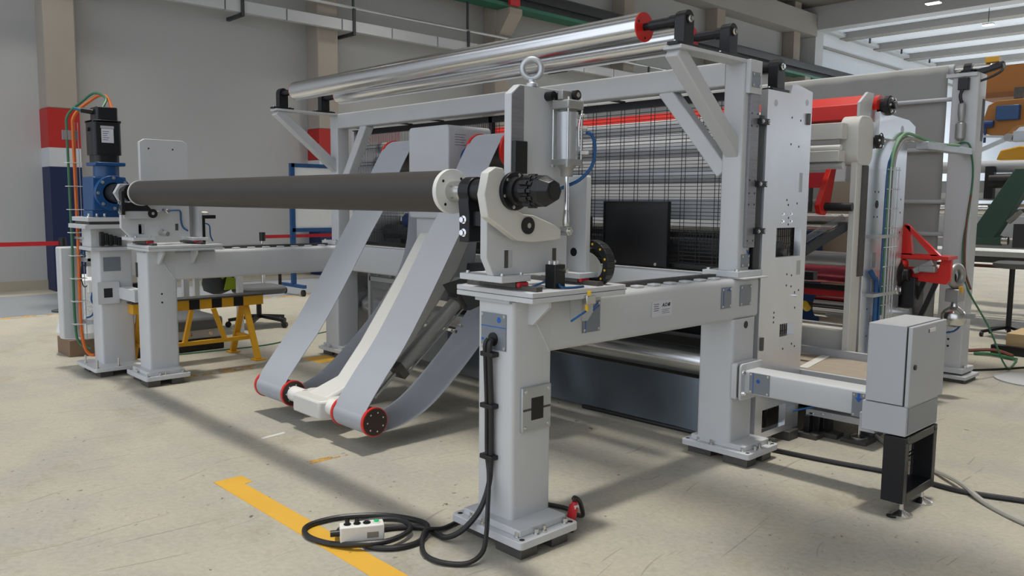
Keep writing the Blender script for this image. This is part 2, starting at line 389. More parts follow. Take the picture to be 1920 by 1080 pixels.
# LED high-bay lamps
lampmesh = {}
def lamp(x, y, z, label, light=True, grp='high-bay lamps under the hall roof', k=1, spread=110, col=(1, .96, .88), s=1.):
    t = thing('high_bay_lamp', label, 'lamp', (x, y, z), grp)
    part('housing', MB().box(x-.34*s, x+.34*s, y-.2*s, y+.2*s, z+.03, z+.03+.09*s), darkgrey if s == 1 else galv, t, .01)
    part('diffuser', MB().box(x-.32*s, x+.32*s, y-.18*s, y+.18*s, z+.005, z+.03), lampm, t)
    part('suspension', MB().cyl((x, y, z+.12), (x, y, 8.568 if y < 29 else 8.19), .012, 6), darkgrey, t)
    if light:
        l = bpy.data.lights.new('lamp_light', 'AREA'); l.shape = 'RECTANGLE'; l.size = .62; l.size_y = .40; l.energy = LAMP_W*k; l.color = col; l.spread = math.radians(spread)
        o = bpy.data.objects.new('lamp_light', l); COL.objects.link(o); o.parent = t; o.location = (0, 0, 0)
for x in (-12.5, -5.4, -1.5):  # unseen lamps; the row by the left wall is added and boosted to brighten it
    for y in (-1.2, 3.5, 9.4, 15.3, 21.1): lamp(x, y, 7.9, 'flat white LED high-bay lamp under the roof above the machine', k=5 if x < -12 else 1, spread=80 if x < -12 else 110)
for x, y in ((-4, 35), (-4, 43), (4, 35), (4, 43)): lamp(x, y, 7.6, 'LED lamp in the bright bay beyond the girder', grp='lamps of the bright bay', k=200, spread=178, col=(.86, .92, 1))  # strong lamps added out of view to brighten the bay and silver plate
lamp(-9.77, 26.8, 7.6, 'lit lamp hanging below the girder at the top edge', grp=None, s=.62)
lamp(-9.56, 31.2, 7.6, 'small lit lamp hanging below the bright roof panels', grp=None, s=.5)
# ------------------------------------------------------------------ things along the wall
t = thing('whiteboard', 'mobile whiteboard with blue frame near the left wall', 'whiteboard', (-11.8, 7.1, 0))
part('panel', MB().box(-11.81, -11.79, 6.43, 7.85, 1.06, 2.03), board_m, t)
part('frame', MB().box(-11.83, -11.77, 6.39, 7.9, 2.02, 2.08).box(-11.83, -11.77, 6.39, 7.9, 1.0, 1.06).box(-11.83, -11.77, 7.84, 7.9, 1.0, 2.08), blue, t)
for y in (6.41, 7.87):
    part('upright', MB().box(-11.83, -11.77, y-.035, y+.035, .15, 2.08), blue, t)
    f = part('foot', MB().bar((-12.15, y, .15), (-11.45, y, .15), .06, .05), blue, t)
    for x in (-12.1, -11.5): part('castor', MB().cyl((x, y-.02, .05), (x, y+.02, .05), .05, 14), black, f)
part('lower_panel', MB().box(-11.81, -11.79, 7.35, 7.8, .55, 1.0), dblue, t)
def stanchion(x, y, yb, label):
    t = thing('barrier_post', label, 'barrier', (x, y, 0), 'belt barriers before the left wall')
    part('base', MB().lathe((x,y,0), (0,0,1), [(0,.17),(.02,.17),(.05,.03)], 24), darkgrey, t)
    part('pole', MB().cyl((x,y,.04), (x,y,.9), .032, 16), steel, t)
    part('belt_head', MB().cyl((x,y,.84), (x,y,.98), .048, 16), black, t)
    part('belt', MB().box(x-.002, x+.002, min(y,yb), max(y,yb), .88, .935), redp, t)
stanchion(-12.4, 6.19, 8.2, 'barrier post with red belt beside the whiteboard')
stanchion(-11.93, 3.13, -1.5, 'barrier post at the left edge with red belt leading left')
# office chair
cx, cy = -9.08, 4.47
t = thing('office_chair', 'dark grey swivel office chair with black armrest behind the frame', 'chair', (cx, cy, 0))
part('seat', MB().prism(rrect(cx-.26, cx+.26, cy-.26, cy+.27, .12, 5), 'z', .40, .49), seatm, t, .03)
part('backrest', MB().prism(rrect(cx-.33, cx-.25, cy-.22, cy+.22, .03, 3), 'z', .60, .97), seatm, t, .03)
part('gas_lift', MB().cyl((cx,cy,.10), (cx,cy,.40), .03, 14), black, t)
for k in range(5):
    a = 2*math.pi*k/5+.5; ex, ey = cx+.35*math.cos(a), cy+.35*math.sin(a)
    lg = part('base_arm', MB().bar((cx,cy,.13), (ex,ey,.085), .05, .035), black, t)
    part('castor', MB().cyl((ex-.02*math.sin(a), ey+.02*math.cos(a), .035), (ex+.02*math.sin(a), ey-.02*math.cos(a), .035), .035, 14), black, lg)
for s in (-1, 1):
    part('armrest', MB().box(cx-.18, cx+.10, cy+s*.30-.03, cy+s*.30+.03, .66, .69).box(cx-.06, cx-.02, cy+s*.30-.015, cy+s*.30+.015, .45, .66), black, t, .008)
# jacket on a bag
mb = MB().lathe((-9.3, 4.06, .40), (0,0,1), [(0,.06),(.04,.15),(.12,.17),(.22,.15),(.28,.10),(.32,.05)], 14)
t = thing('work_bag', 'black work bag with yellow-green high-visibility flap', 'bag', (-9.3, 4.08, 0))
part('body', mb, fabric, t)
part('hi_vis_flap', MB().prism([(4.06,.46),(4.2,.46),(4.22,.58),(4.1,.62)], 'x', -9.12, -9.09), vest, t)
part('hi_vis_strap', MB().bar((-9.1, 4.03, .60), (-9.1, 4.14, .68), .02, .03), vest, t)
# white bench whose legs show under the beam
t = thing('workbench', 'white workbench with slim square legs behind the side beam', 'table', (-9.3, 3.8, 0))
part('top', MB().box(-10.0, -8.70, 3.42, 4.13, .72, .76), white, t, .004)
for x, y in ((-8.75, 3.47), (-9.95, 3.47), (-8.75, 4.08), (-9.95, 4.08)): part('leg', MB().box(x-.03, x+.03, y-.03, y+.03, 0, .72), white, t)
solo('green_cable', MB().tube([(-8.45,6.1,.78),(-8.40,6.12,.70),(-8.39,6.1,.4),(-8.40,5.9,.05),(-8.3,5.2,.008),(-8.0,4.4,.008),(-7.8,3.9,.008),(-7.83,3.3,.008),(-7.86,2.9,.008),(-7.84,2.72,.008)], .007, 6), greenc, 'thin green cable trailing on the floor behind the trestle', 'cable')
# black equipment case on floor
t = thing('tool_trolley', 'low black tool trolley with grey cushion behind the yellow trestle', 'trolley', (-8.25, 3.05, 0))
part('base_tray', MB().box(-8.6, -7.95, 2.5, 3.53, .0, .12), black, t, .01)
part('metal_body', MB().box(-8.58, -7.97, 2.52, 3.49, .12, .21), galv, t, .005)
part('cushion', MB().box(-8.62, -7.93, 2.48, 3.52, .21, .335), seatm, t, .03)
part('backboard', MB().box(-8.62, -8.56, 2.6, 3.3, .335, .66), black, t, .01)
for y in (3.0, 3.2, 3.4): bolt(t, (-7.97, y, .165), (1,0,0), .015, .012, chrome)
# yellow trestle
t = thing('trestle', 'yellow steel trestle with black and yellow striped top beam', 'trestle', (-7.42, 3.1, 0))
bm_ = part('top_beam', MB().box(-7.50, -7.34, 2.45, 3.66, .50, .59), yellow, t, .004)
part('wood_strip', MB().box(-7.51, -7.33, 2.44, 3.66, .59, .605), darksteel, bm_)
for y in (2.50, 2.72, 2.94, 3.15, 3.36): part('black_stripe', MB().box(-7.503, -7.337, y, y+.095, .502, .590), black, bm_)
for y in (3.50, 2.55):
    for s in (-1, 1):
        lg = part('leg', MB().bar((-7.42+s*.03, y, .50), (-7.42+s*.27, y, .01), .055, .03, (0,1,0)), yellow, t)
        part('foot_pad', MB().box(-7.42+s*.27-.06, -7.42+s*.27+.06, y-.05, y+.05, 0, .012), yellow, lg)
    part('tie', MB().bar((-7.58, y, .20), (-7.26, y, .20), .03, .03), yellow, t)
part('bottom_rail', MB().bar((-7.30, 2.55, .20), (-7.30, 3.50, .20), .035, .035), yellow, t)
part('diagonal', MB().bar((-7.32, 3.155, .50), (-7.30, 3.25, .20), .04, .035), yellow, t)
part('diagonal', MB().bar((-7.32, 2.95, .50), (-7.30, 2.87, .20), .04, .035), yellow, t)
# wrapped goods on cardboard by the motor stand
t = thing('wrapped_bag', 'white bubble-wrapped bundle standing on a low cardboard box', 'bundle', (-8.6, 2.42, 0))
part('wrap', MB().lathe((-8.6,2.42,.16), (0,0,1), [(0,.22),(.06,.25),(.2,.22),(.45,.21),(.56,.18),(.60,.10)], 18), wrap, t)
solo('cardboard_box', MB().box(-8.80, -8.40, 2.22, 2.62, 0, .16), card, 'low brown cardboard box under the white wrapped bundle', 'box', bev=.004)
# ------------------------------------------------------------------ winding machine: side frames
def cover(parent, x, y0, y1, z0, z1, marks=()):
    """blanking plate still under its protective film, on a face looking along +x"""
    c = part('cover_plate', MB().box(x, x+.003, y0, y1, z0, z1), film, parent, label='film-covered blanking plate')
    for y in (y0+.012, y1-.012):
        for z in (z0+.012, z1-.012):
            b = bolt(c, (x+.003, y, z), (1,0,0), .0055, .004)
    if 'line' in marks: part('film_line', MB().box(x+.003, x+.0036, y0+.018, y0+.024, z0, z1), filmblue, c)
    if 'text' in marks:
        for q in (0, .016):
            part('film_print', MB().bar((x+.0034, y0+.055+q, z0+.10), (x+.0034, y1-.012+q*.2, z1-.006-q), .0006, .007, (1,0,0)), filmblue, c)
    if 'splat' in marks: part('film_mark', MB().lathe((x+.003, (y0+y1)/2, z1-.05), (1,0,0), [(0,.014),(.0006,.014)], 10), filmblue, c)
    return c
def base(t, x0, x1, y0, y1, right):
    part('base_plate', MB().prism(rrect(x0, x1, y0, y1, .02, 3), 'z', .05, .085), white, t, .003)
    part('foot_flange', MB().prism(rrect(x0+.045, x1-.045, y0+.035, y1-.035, .008, 2), 'z', .085, .115), white, t, .003)
    for x, y in ((x0+.10, y0+.04), (x1-.06, y0+.035), (x1-.03, y0+.12), (x1-.03, y1-.06)): bolt(t, (x, y, .115 if x0+.05 < x < x1-.05 and y0+.04 < y < y1-.04 else .085), (0,0,1), .011, .022)
    for x, y in ((x1-.022, y0+.16), (x0+.20, y0+.018)): stud(t, (x, y, .085))
    for x, y in ((x1-.025, y0+.03), (x0+.03, y0+.03), (x1-.025, y1-.03), (x0+.03, y1-.03)): hole(t, (x, y, .085), (0,0,1), .012)
    for x, y in ((x0+.10, y0+.10), (x1-.10, y0+.07), (x1-.10, y1-.10), (x0+.10, y1-.08)):
        part('shim_block', MB().box(x-.08, x+.08, y-.05, y+.05, 0, .05), darksteel, t, .003)
def side_frame(dx, right):
    lab = 'white steel side frame with portal legs nearest the camera' if right else 'white steel side frame on the left behind the motor'
    t = thing('portal_stand', lab, 'machine frame', (-2.6+dx, 3.36, 0))
    X0, X1 = -2.72+dx, -2.49+dx
    base(t, -2.80+dx, -2.34+dx, 2.29, 2.65, right); base(t, -2.80+dx, -2.34+dx, 4.09, 4.43, right)
    part('front_post', MB().prism(rrect(X0, X1, 2.375, 2.62, .022, 4), 'z', .115, 1.075), white, t)
    part('rear_post', MB().prism(rrect(X0, X1, 4.13, 4.37, .022, 4), 'z', .115, .84), white, t)
    part('side_beam', MB().prism(rrect(X0+.001, X1-.001, .835, 1.075, .028, 5), 'y', 2.60, 4.385), white, t)
    part('end_plate', MB().box(X0-.01, X1+.055, 4.14, 4.40, 1.075, 1.083), white, t, .002)
    # mounting plates for the carriage
    part('mount_plate', MB().box(-2.83+dx, -2.345+dx, 2.345, 2.95, 1.085, 1.107), white, t, .003)
    part('mount_plate', MB().box(-2.83+dx, -2.345+dx, 2.345, 2.95, 1.109, 1.131), white, t, .003)
    part('spacer', MB().box(-2.72+dx, -2.50+dx, 2.36, 2.94, 1.07, 1.085), galv, t)
    for y in (2.47, 2.74): part('gusset', MB().prism([(X1,1.085),(X1+.125,1.085),(X1+.125,1.06),(X1+.03,.975),(X1,.975)], 'y', y-.008, y+.008), white, t)
    # mitre weld at the post head
    part('weld_seam', MB().tube([(X1+.001, 2.50, 1.0), (X1+.001, 2.60, .84)], .004, 6, 0), white, t)
    for y in (3.02, 3.16, 3.30, 3.44, 3.58, 3.72, 3.86, 4.0): part('rail_clip', MB().box(X1-.085, X1-.035, y-.028, y+.028, 1.075, 1.088), white, t, .004)
    part('guide_rail', MB().box(X0+.07, X0+.12, 2.96, 4.10, 1.075, 1.098), darksteel, t)
    return t
R = side_frame(0, True)
cover(R, -2.489, 2.815, 2.94, .90, 1.045, ('line', 'text'))
cover(R, -2.489, 4.075-.09, 4.085, .915, 1.035, ('line', 'text')); cover(R, -2.489, 4.18, 4.30, .915, 1.035)
# lettered rating plate
rp = part('rating_plate', MB().box(-2.489, -2.487, 3.345, 3.515, .925, 1.005), paper, R, label='white rating plate')
text('lettering', 'A.Celli', .024, ink, rp, (-2.4865, 3.43, .975), (0,1,0), (0,0,1), shear=.3, bold=.0009)
for k in range(4): part('print_line', MB().box(-2.487, -2.4866, 3.36, 3.405-.006*(k%2), .988-.011*k, .991-.011*k), ink, rp)
for k in range(3): part('print_line', MB().box(-2.487, -2.4866, 3.43, 3.495-.01*(k%2), .958-.009*k, .960-.009*k), ink, rp)
# front face cover with cables on the front post
fc = part('cover_plate', MB().box(-2.69, -2.53, 2.371, 2.374, .86, 1.02), film, R, label='film-covered cable entry plate')
for x in (-2.68, -2.54):
    for z in (.87, 1.01): bolt(fc, (x, 2.371, z), (0,-1,0), .0055, .004)
part('film_line', MB().box(-2.69, -2.53, 2.3704, 2.371, .958, .962), filmblue, fc)
part('film_mark', MB().lathe((-2.575, 2.371, .992), (0,-1,0), [(0,.013),(.0006,.013)], 10), filmblue, fc)
part('film_mark', MB().box(-2.688, -2.672, 2.3704, 2.371, .895, .905), filmblue, fc)
part('cable_entry', MB().cyl((-2.61, 2.371, .905), (-2.61, 2.366, .905), .03, 20), black, fc)
# square flange with opening on the side of the front post
fl_ = part('square_flange', MB().prism([(2.42,.50),(2.60,.50),(2.60,.70),(2.42,.70)], 'x', -2.49, -2.474), galv, R, .004, label='bare steel square flange')
part('opening', MB().box(-2.476, -2.473, 2.475, 2.55, .55, .65), black, fl_)
for y in (2.44, 2.58):
    for z in (.52, .68): bolt(fl_, (-2.474, y, z), (1,0,0), .007, .005)
part('notch', MB().box(-2.476, -2.4732, 2.425, 2.475, .595, .605), darksteel, fl_)
part('notch', MB().box(-2.476, -2.4732, 2.55, 2.595, .595, .605), darksteel, fl_)
# upper bracket and support under the rear end
part('corner_gusset', MB().prism([(4.13,.84),(4.31,.84),(4.31,.76),(4.25,.76)], 'x', -2.71, -2.50), white, R, .01)
hole(R, (-2.489, 4.26, .80), (1,0,0), .022)
L = side_frame(-4.275, False)
lw = part('cable_window', MB().box(-7.0, -6.96, 2.3715, 2.376, .86, .98), black, L)
for z in (.73, .66): hole(L, (-6.764, 2.49, z), (1,0,0), .008)
# ------------------------------------------------------------------ overhead gantry
G = thing('overhead_gantry', 'white welded overhead frame with diagonal braces spanning the machine', 'machine frame', (-4.75, 4.26, 1.083))
for x0, x1 in ((-2.655, -2.525), (-6.975, -6.845)):
    part('column_foot', MB().box(x0-.06, x1+.05, 4.13, 4.40, 1.083, 1.118), white, G, .003)
    for x in (x0-.035, x1+.025): bolt(G, (x, 4.155, 1.118), (0,0,1), .012, .012)
    part('column', MB().prism(rrect(x0, x1, 4.20, 4.33, .012, 3), 'z', 1.118, 2.30), white, G)
    part('bracket_plate', MB().box(x0+.02, x1+.005, 3.575, 4.33, 2.298, 2.318), white, G, .003)
    part('bracket_brace', MB().bar((.5*(x0+x1), 3.61, 2.30), (.5*(x0+x1), 4.23, 1.80), .085, .085, (1,0,0)), white, G, .008)
part('top_beam', MB().prism(rrect(4.205, 4.325, 2.18, 2.318, .012, 3), 'x', -6.845, -2.655), white, G)
part('cross_beam', MB().prism(rrect(4.19, 4.36, .84, 1.083, .02, 4), 'x', -6.765, -2.72), white, G)
part('corner_brace', MB().bar((-2.66, 4.262, 1.685), (-3.10, 4.262, 2.20), .09, .09, (0,1,0)), white, G, .008)
part('corner_brace', MB().bar((-6.84, 4.262, 1.60), (-6.42, 4.262, 2.20), .09, .09, (0,1,0)), white, G, .008)
part('top_bar', MB().box(-5.6, -2.9, 4.40, 4.43, 2.30, 2.335), alu, G)
# machined rail on the right column
part('head_block', MB().box(-2.525, -2.497, 4.215, 4.345, 2.13, 2.318), white, G, .003)
cover(G, -2.497, 4.235, 4.325, 2.165, 2.25)
rl = part('machined_rail', MB().box(-2.525, -2.505, 4.25, 4.345, 1.25, 2.13), strip_m, G, .002, label='bare machined steel rail')
for z in (1.29, 1.50, 1.565, 1.64, 1.95, 2.02):
    for y in (4.265, 4.325): hole(rl, (-2.505, y, z), (1,0,0), .006)
cover(G, -2.524, 4.235, 4.325, 1.135, 1.21, ('text',))
# black stop rod with clamps beside the rail
t = thing('black_stop_post', 'black vertical guard post clamped beside the silver plate', 'post', (-2.56, 4.41, 1.083))
part('post', MB().box(-2.57, -2.515, 4.352, 4.42, 1.083, 2.02), black, t, .003)
for z in (1.345, 1.62, 1.98):
    c = part('clamp', MB().box(-2.515, -2.478, 4.325, 4.42, z-.017, z+.017), blackm, t, .002)
    for y in (4.34, 4.405): bolt(c, (-2.478, y, z), (1,0,0), .008, .008)
# ------------------------------------------------------------------ guide rollers and bearing brackets
def roller(y, z, r, x0, x1, xs0, xs1, label, grp='aluminium guide rollers on top'):
    t = thing('guide_roller', label, 'roller', (.5*(x0+x1), y, z-r), grp)
    part('shell', MB().cyl((x0,y,z), (x1,y,z), r, 48), alu, t)
    for xa, xb in ((x0-.008, x0+.001), (x1-.001, x1+.008)):
        c = part('end_cap', MB().cyl((xa,y,z), (xb,y,z), r*.985, 40), red, t, label='red end cap')
        if xb > x1:
            for k in range(3):
                a = k*2.1+.6; hole(c, (xb, y+.72*r*math.cos(a), z+.72*r*math.sin(a)), (1,0,0), .007)
    part('shaft', MB().cyl((xs0,y,z), (x0-.008,y,z), .026, 20), blackm, t)
    part('shaft', MB().lathe((x1+.008,y,z), (1,0,0), [(0,.02),(.04,.02),(.045,.028),(.17,.028),(.175,.034),(xs1-x1-.008,.034)], 20), blackm, t)
    return t
roller(3.66, 2.455, .080, -6.62, -2.83, -6.86, -2.575, 'long polished aluminium guide roller with red end cap, topmost')
roller(4.086, 2.452, .075, -6.60, -2.82, -6.86, -2.575, 'second polished aluminium guide roller behind the topmost one')
roller(4.575, 2.317, .070, -6.60, -2.86, -6.86, -2.555, 'aluminium guide roller carried by the bracket on the silver plate')
def bracket(x, y, z0, zc, label, sgn=1):
    t = thing('bearing_bracket', label, 'bearing', (x, y, z0), 'black bearing brackets of the guide rollers')
    prof = [(y-.044, z0+.015), (y+.044, z0+.015)]+[(y+.044*math.cos(math.radians(a)), zc+.048*math.sin(math.radians(a))) for a in range(0, 181, 15)]
    part('block', MB().prism(prof, 'x', x-.032, x+.032), blackm, t, .003)
    part('foot', MB().box(x-.035, x+.035, y-.10, y+.10, z0, z0+.016), blackm, t, .002)
    part('hub', MB().cyl((x+sgn*.032, y, zc), (x+sgn*.037, y, zc), .024, 20), black, t)
    bolt(t, (x+sgn*.037, y, zc), (sgn,0,0), .014, .014, chrome)
    for yy_ in (y-.08, y+.08): bolt(t, (x, yy_, z0+.016), (0,0,1), .008, .008)
bracket(-2.565, 3.66, 2.318, 2.455, 'black bearing bracket at the right end of the topmost roller')
bracket(-2.565, 4.086, 2.318, 2.452, 'black bearing bracket at the right end of the second roller')
bracket(-2.535, 4.575, 2.172, 2.317, 'black bearing bracket standing on the silver side plate')
bracket(-6.89, 3.66, 2.318, 2.455, 'black bearing bracket at the far left tip of the overhead frame', -1)
bracket(-6.89, 4.086, 2.318, 2.452, 'black bearing bracket at the left end under the second roller', -1)
# ------------------------------------------------------------------ winding core roll
t = thing('winding_roll', 'long brown-grey rubber covered winding roll with white end flanges', 'roll', (-4.7, 2.3, 1.45))
part('cover', MB().cyl((-6.60,2.3,1.545), (-2.825,2.3,1.545), .0925, 56), rubber, t)
f1 = part('flange', MB().cyl((-2.825,2.3,1.545), (-2.80,2.3,1.545), .0985, 48), nylon, t, .002, label='white nylon end flange')
for k in range(4):
    a = .9+k*math.pi/2; hole(f1, (-2.80, 2.3+.072*math.cos(a), 1.545+.072*math.sin(a)), (1,0,0), .0065)
part('flange', MB().cyl((-6.615,2.3,1.545), (-6.60,2.3,1.545), .0985, 48), nylon, t)
part('journal', MB().cyl((-2.80,2.3,1.545), (-2.44,2.3,1.545), .046, 32), steel, t)
part('journal', MB().cyl((-6.95,2.3,1.545), (-6.615,2.3,1.545), .046, 32), black, t)
# ------------------------------------------------------------------ carriages that hold the roll
def carriage(dx, right):
    lab = 'white upright carriage with lever arm and lifting eye on the near frame' if right else 'white upright carriage on the left frame beside the blue gearbox'
    t = thing('roll_carriage', lab, 'machine part', (-2.55+dx, 2.6, 1.131))
    sx = 0 if right else 0
    x0, x1 = -2.54+dx, -2.50+dx
    prof = [(2.36,1.50),(2.36,1.95),(2.41,1.99),(2.70,1.99),(2.715,1.975),(2.715,1.195),(2.27,1.195),(2.23,1.27),(2.23,1.50)] if right else \
           [(2.36,1.50),(2.36,1.95),(2.40,1.975),(2.70,1.975),(2.74,1.95),(2.74,1.195),(2.27,1.195),(2.20,1.27),(2.20,1.42),(2.30,1.50)]
    part('main_plate', MB().prism(prof, 'x', x0, x1), white, t, .003)
    part('rear_plate', MB().prism(rrect(-2.66+dx, -2.462+dx, 1.17, 1.625, .012, 3), 'y', 2.80, 2.83), white, t, .002)
    part('web_plate', MB().box(-2.64+dx, -2.60+dx, 2.60, 2.80, 1.195, 1.60), white, t); part('web_rib', MB().box(-2.64+dx, x0, 2.60, 2.63, 1.195, 1.60), white, t)
    part('front_foot', MB().box(-2.72+dx, -2.45+dx, 2.27, 2.44, 1.168, 1.195), white, t, .003)
    part('rear_foot', MB().box(-2.68+dx, -2.445+dx, 2.74, 2.87, 1.160, 1.185), white, t, .003)
    for y in (2.40, 2.79):
        part('linear_rail', MB().box(-2.80+dx, -2.36+dx, y-.018, y+.018, 1.131, 1.150), darksteel, t)
        b = part('rail_block', MB().box(-2.70+dx, -2.47+dx, y-.035, y+.035, 1.140, 1.168 if y < 2.6 else 1.160), darksteel, t, .003)
        part('end_seal', MB().box(-2.47+dx, -2.452+dx, y-.03, y+.03, 1.142, 1.165), redp, b, .006)
    for x in (-2.70+dx, -2.48+dx):
        for y in (2.30, 2.41): bolt(t, (x, y, 1.195), (0,0,1), .008, .010)
    part('slot', MB().box(x1-.002, x1+.0008, 2.33, 2.375, 1.225, 1.30), darksteel, t); part('slot_edge', MB().box(x1, x1+.0009, 2.352, 2.376, 1.225, 1.30), greyp, t)
    part('slot', MB().box(x1-.002, x1+.0008, 2.62, 2.645, 1.245, 1.30), darksteel, t)
    return t
C1 = carriage(0, True)
part('machined_strip', MB().prism([(2.365,1.50),(2.365,1.945),(2.412,1.985),(2.435,1.985),(2.435,1.50)], 'x', -2.50, -2.4985), strip_m, C1, label='bare machined strip')
part('slide_block', MB().box(-2.4985, -2.475, 2.366, 2.436, 1.62, 1.755), black, C1, .002)
hole(C1, (-2.535, 2.7995, 1.275), (0,-1,0), .020)
ey = part('lifting_eye', MB().torus((-2.52,2.50,2.065), (.72,-.69,0), .040, .013, 32, 12).lathe((-2.52,2.50,1.99), (0,0,1), [(0,.026),(.012,.026),(.02,.016),(.03,.016)], 18), galv, C1, label='steel lifting eye')
# lever arm
lever = [(2.165,1.617),(2.205,1.640),(2.245,1.636),(2.265,1.60),(2.30,1.48),(2.36,1.452),(2.42,1.448),(2.555,1.405),(2.59,1.385),(2.588,1.345),(2.55,1.340),(2.42,1.335),(2.33,1.345),(2.165,1.44),(2.145,1.53)]
part('lever_arm', MB().prism(lever, 'x', -2.465, -2.42), cream, C1, .004, label='cream lever arm')
pv = part('pivot_disc', MB().cyl((-2.42,2.385,1.405), (-2.412,2.385,1.405), .036, 28), black, C1)
part('pivot_pin', MB().cyl((-2.412,2.385,1.405), (-2.408,2.385,1.405), .011, 16), steel, pv)
part('pivot_shaft', MB().cyl((-2.50,2.385,1.405), (-2.465,2.385,1.405), .03, 20), steel, C1)
# clamp bearing left of the lever
ck = [(2.25,1.33),(2.33,1.33),(2.33,1.44),(2.357,1.50)]+[(2.3+.062*math.cos(math.radians(a)), 1.545+.062*math.sin(math.radians(a))) for a in range(-30, 211, 15)]+[(2.243,1.50),(2.25,1.44)]
cb = part('clamp_bearing', MB().prism(ck, 'x', -2.70, -2.635), blackm, C1, .004)
part('clamp_spacer', MB().box(-2.635, -2.465, 2.27, 2.34, 1.40, 1.46), blackm, C1)
for z in (1.37, 1.425): bolt(cb, (-2.668, 2.25, z), (0,-1,0), .013, .016, chrome)
part('bearing_sleeve', MB().cyl((-2.635,2.3,1.545), (-2.465,2.3,1.545), .052, 28), black, C1)
# chuck on the lever's outer side
ch = part('chuck_flange', MB().cyl((-2.42,2.3,1.545), (-2.400,2.3,1.545), .078, 36), blackm, C1, .003)
for k in range(6):
    a = k*math.pi/3+.3; bolt(ch, (-2.40, 2.3+.066*math.cos(a), 1.545+.066*math.sin(a)), (1,0,0), .0055, .006)
part('chuck_body', MB().lathe((-2.40,2.3,1.545), (1,0,0), [(0,.058),(.03,.056),(.032,.045),(.08,.045)], 32), black, C1)
gear = []
for k in range(12):
    a = 2*math.pi*k/12
    for q, r in ((-.2,.056),(-.12,.068),(.12,.068),(.2,.056)): gear.append((2.3+r*math.cos(a+q), 1.545+r*math.sin(a+q)))
part('toothed_collar', MB().prism(gear, 'x', -2.325, -2.285), black, C1, .002)
part('toothed_collar', MB().prism([(2.3+(y-2.3)*.92, 1.545+(z-1.545)*.92) for y, z in gear], 'x', -2.283, -2.262), black, C1, .002)
nut = part('chuck_nose', MB().lathe((-2.262,2.3,1.545), (1,0,0), [(0,.062),(.03,.062),(.07,.044),(.075,.040)], 8), blackm, C1, .003, angle=20)
part('bore', MB().cyl((-2.1875,2.3,1.545), (-2.186,2.3,1.545), .029, 24), black, nut)
# pneumatic cylinder
P = part('cylinder_tube', MB().cyl((-2.42,2.62,1.68), (-2.42,2.62,1.885), .046, 36), galv, C1, label='grey pneumatic cylinder')
part('upper_cap', MB().box(-2.47, -2.37, 2.57, 2.67, 1.895, 1.935).cyl((-2.42,2.62,1.885), (-2.42,2.62,1.90), .04, 20), castm, P, .008)
part('lower_cap', MB().prism(rrect(-2.47, -2.37, 2.57, 2.67, .012, 3), 'z', 1.66, 1.685).lathe((-2.42,2.62,1.613), (0,0,1), [(0,.026),(.03,.028),(.05,.044)], 24), castm, P)
for sx in (-1, 1):
    for sy in (-1, 1):
        part('tie_rod', MB().cyl((-2.42+sx*.043,2.62+sy*.043,1.655), (-2.42+sx*.043,2.62+sy*.043,1.945), .0042, 8), steel, P)
        part('tie_rod_nut', MB().cyl((-2.42+sx*.043,2.62+sy*.043,1.652), (-2.42+sx*.043,2.62+sy*.043,1.665), .010, 8), castm, P)
part('piston_rod', MB().cyl((-2.42,2.62,1.47), (-2.42,2.62,1.615), .011, 18), chrome, P)
part('rod_clevis', MB().lathe((-2.42,2.62,1.40), (0,0,1), [(0,.014),(.02,.016),(.055,.013),(.07,.011)], 14), steel, P)
part('rod_eye', MB().cyl((-2.445,2.62,1.378), (-2.395,2.62,1.378), .022, 6).cyl((-2.42,2.62,1.378), (-2.385,2.62,1.378), .012, 14), steel, P, .002)
part('trunnion', MB().bar((-2.42,2.57,1.955), (-2.42,2.67,1.955), .03, .04), castm, C1, .004)
part('trunnion_pin', MB().cyl((-2.50,2.645,1.958), (-2.385,2.645,1.958), .021, 22), black, C1)
bolt(C1, (-2.385, 2.645, 1.958), (1,0,0), .008, .006)
part('trunnion_boss', MB().cyl((-2.50,2.575,1.955), (-2.46,2.575,1.955), .02, 18), black, C1)
part('air_line', MB().tube([(-2.375,2.65,1.86),(-2.365,2.66,1.875),(-2.36,2.64,1.87),(-2.362,2.63,1.82),(-2.36,2.63,1.74)], .0035, 6), steel, P)
part('fitting', MB().cyl((-2.375,2.66,1.82), (-2.355,2.675,1.82), .010, 8), steel, P); part('fitting', MB().cyl((-2.375,2.66,1.715), (-2.35,2.68,1.715), .010, 8), steel, P)
part('rating_sticker', MB().prism([(2.655,1.72),(2.665,1.72),(2.665,1.80),(2.655,1.80)], 'x', -2.392, -2.389), paper, P)
solo('blue_air_hose', MB().tube([(-2.36,2.675,1.80),(-2.35,2.70,1.79),(-2.345,2.715,1.74),(-2.36,2.715,1.66),(-2.40,2.68,1.60),(-2.46,2.65,1.57),(-2.497,2.64,1.555)], .008, 8), bluehose, 'dark blue air hose curling from the pneumatic cylinder', 'hose')
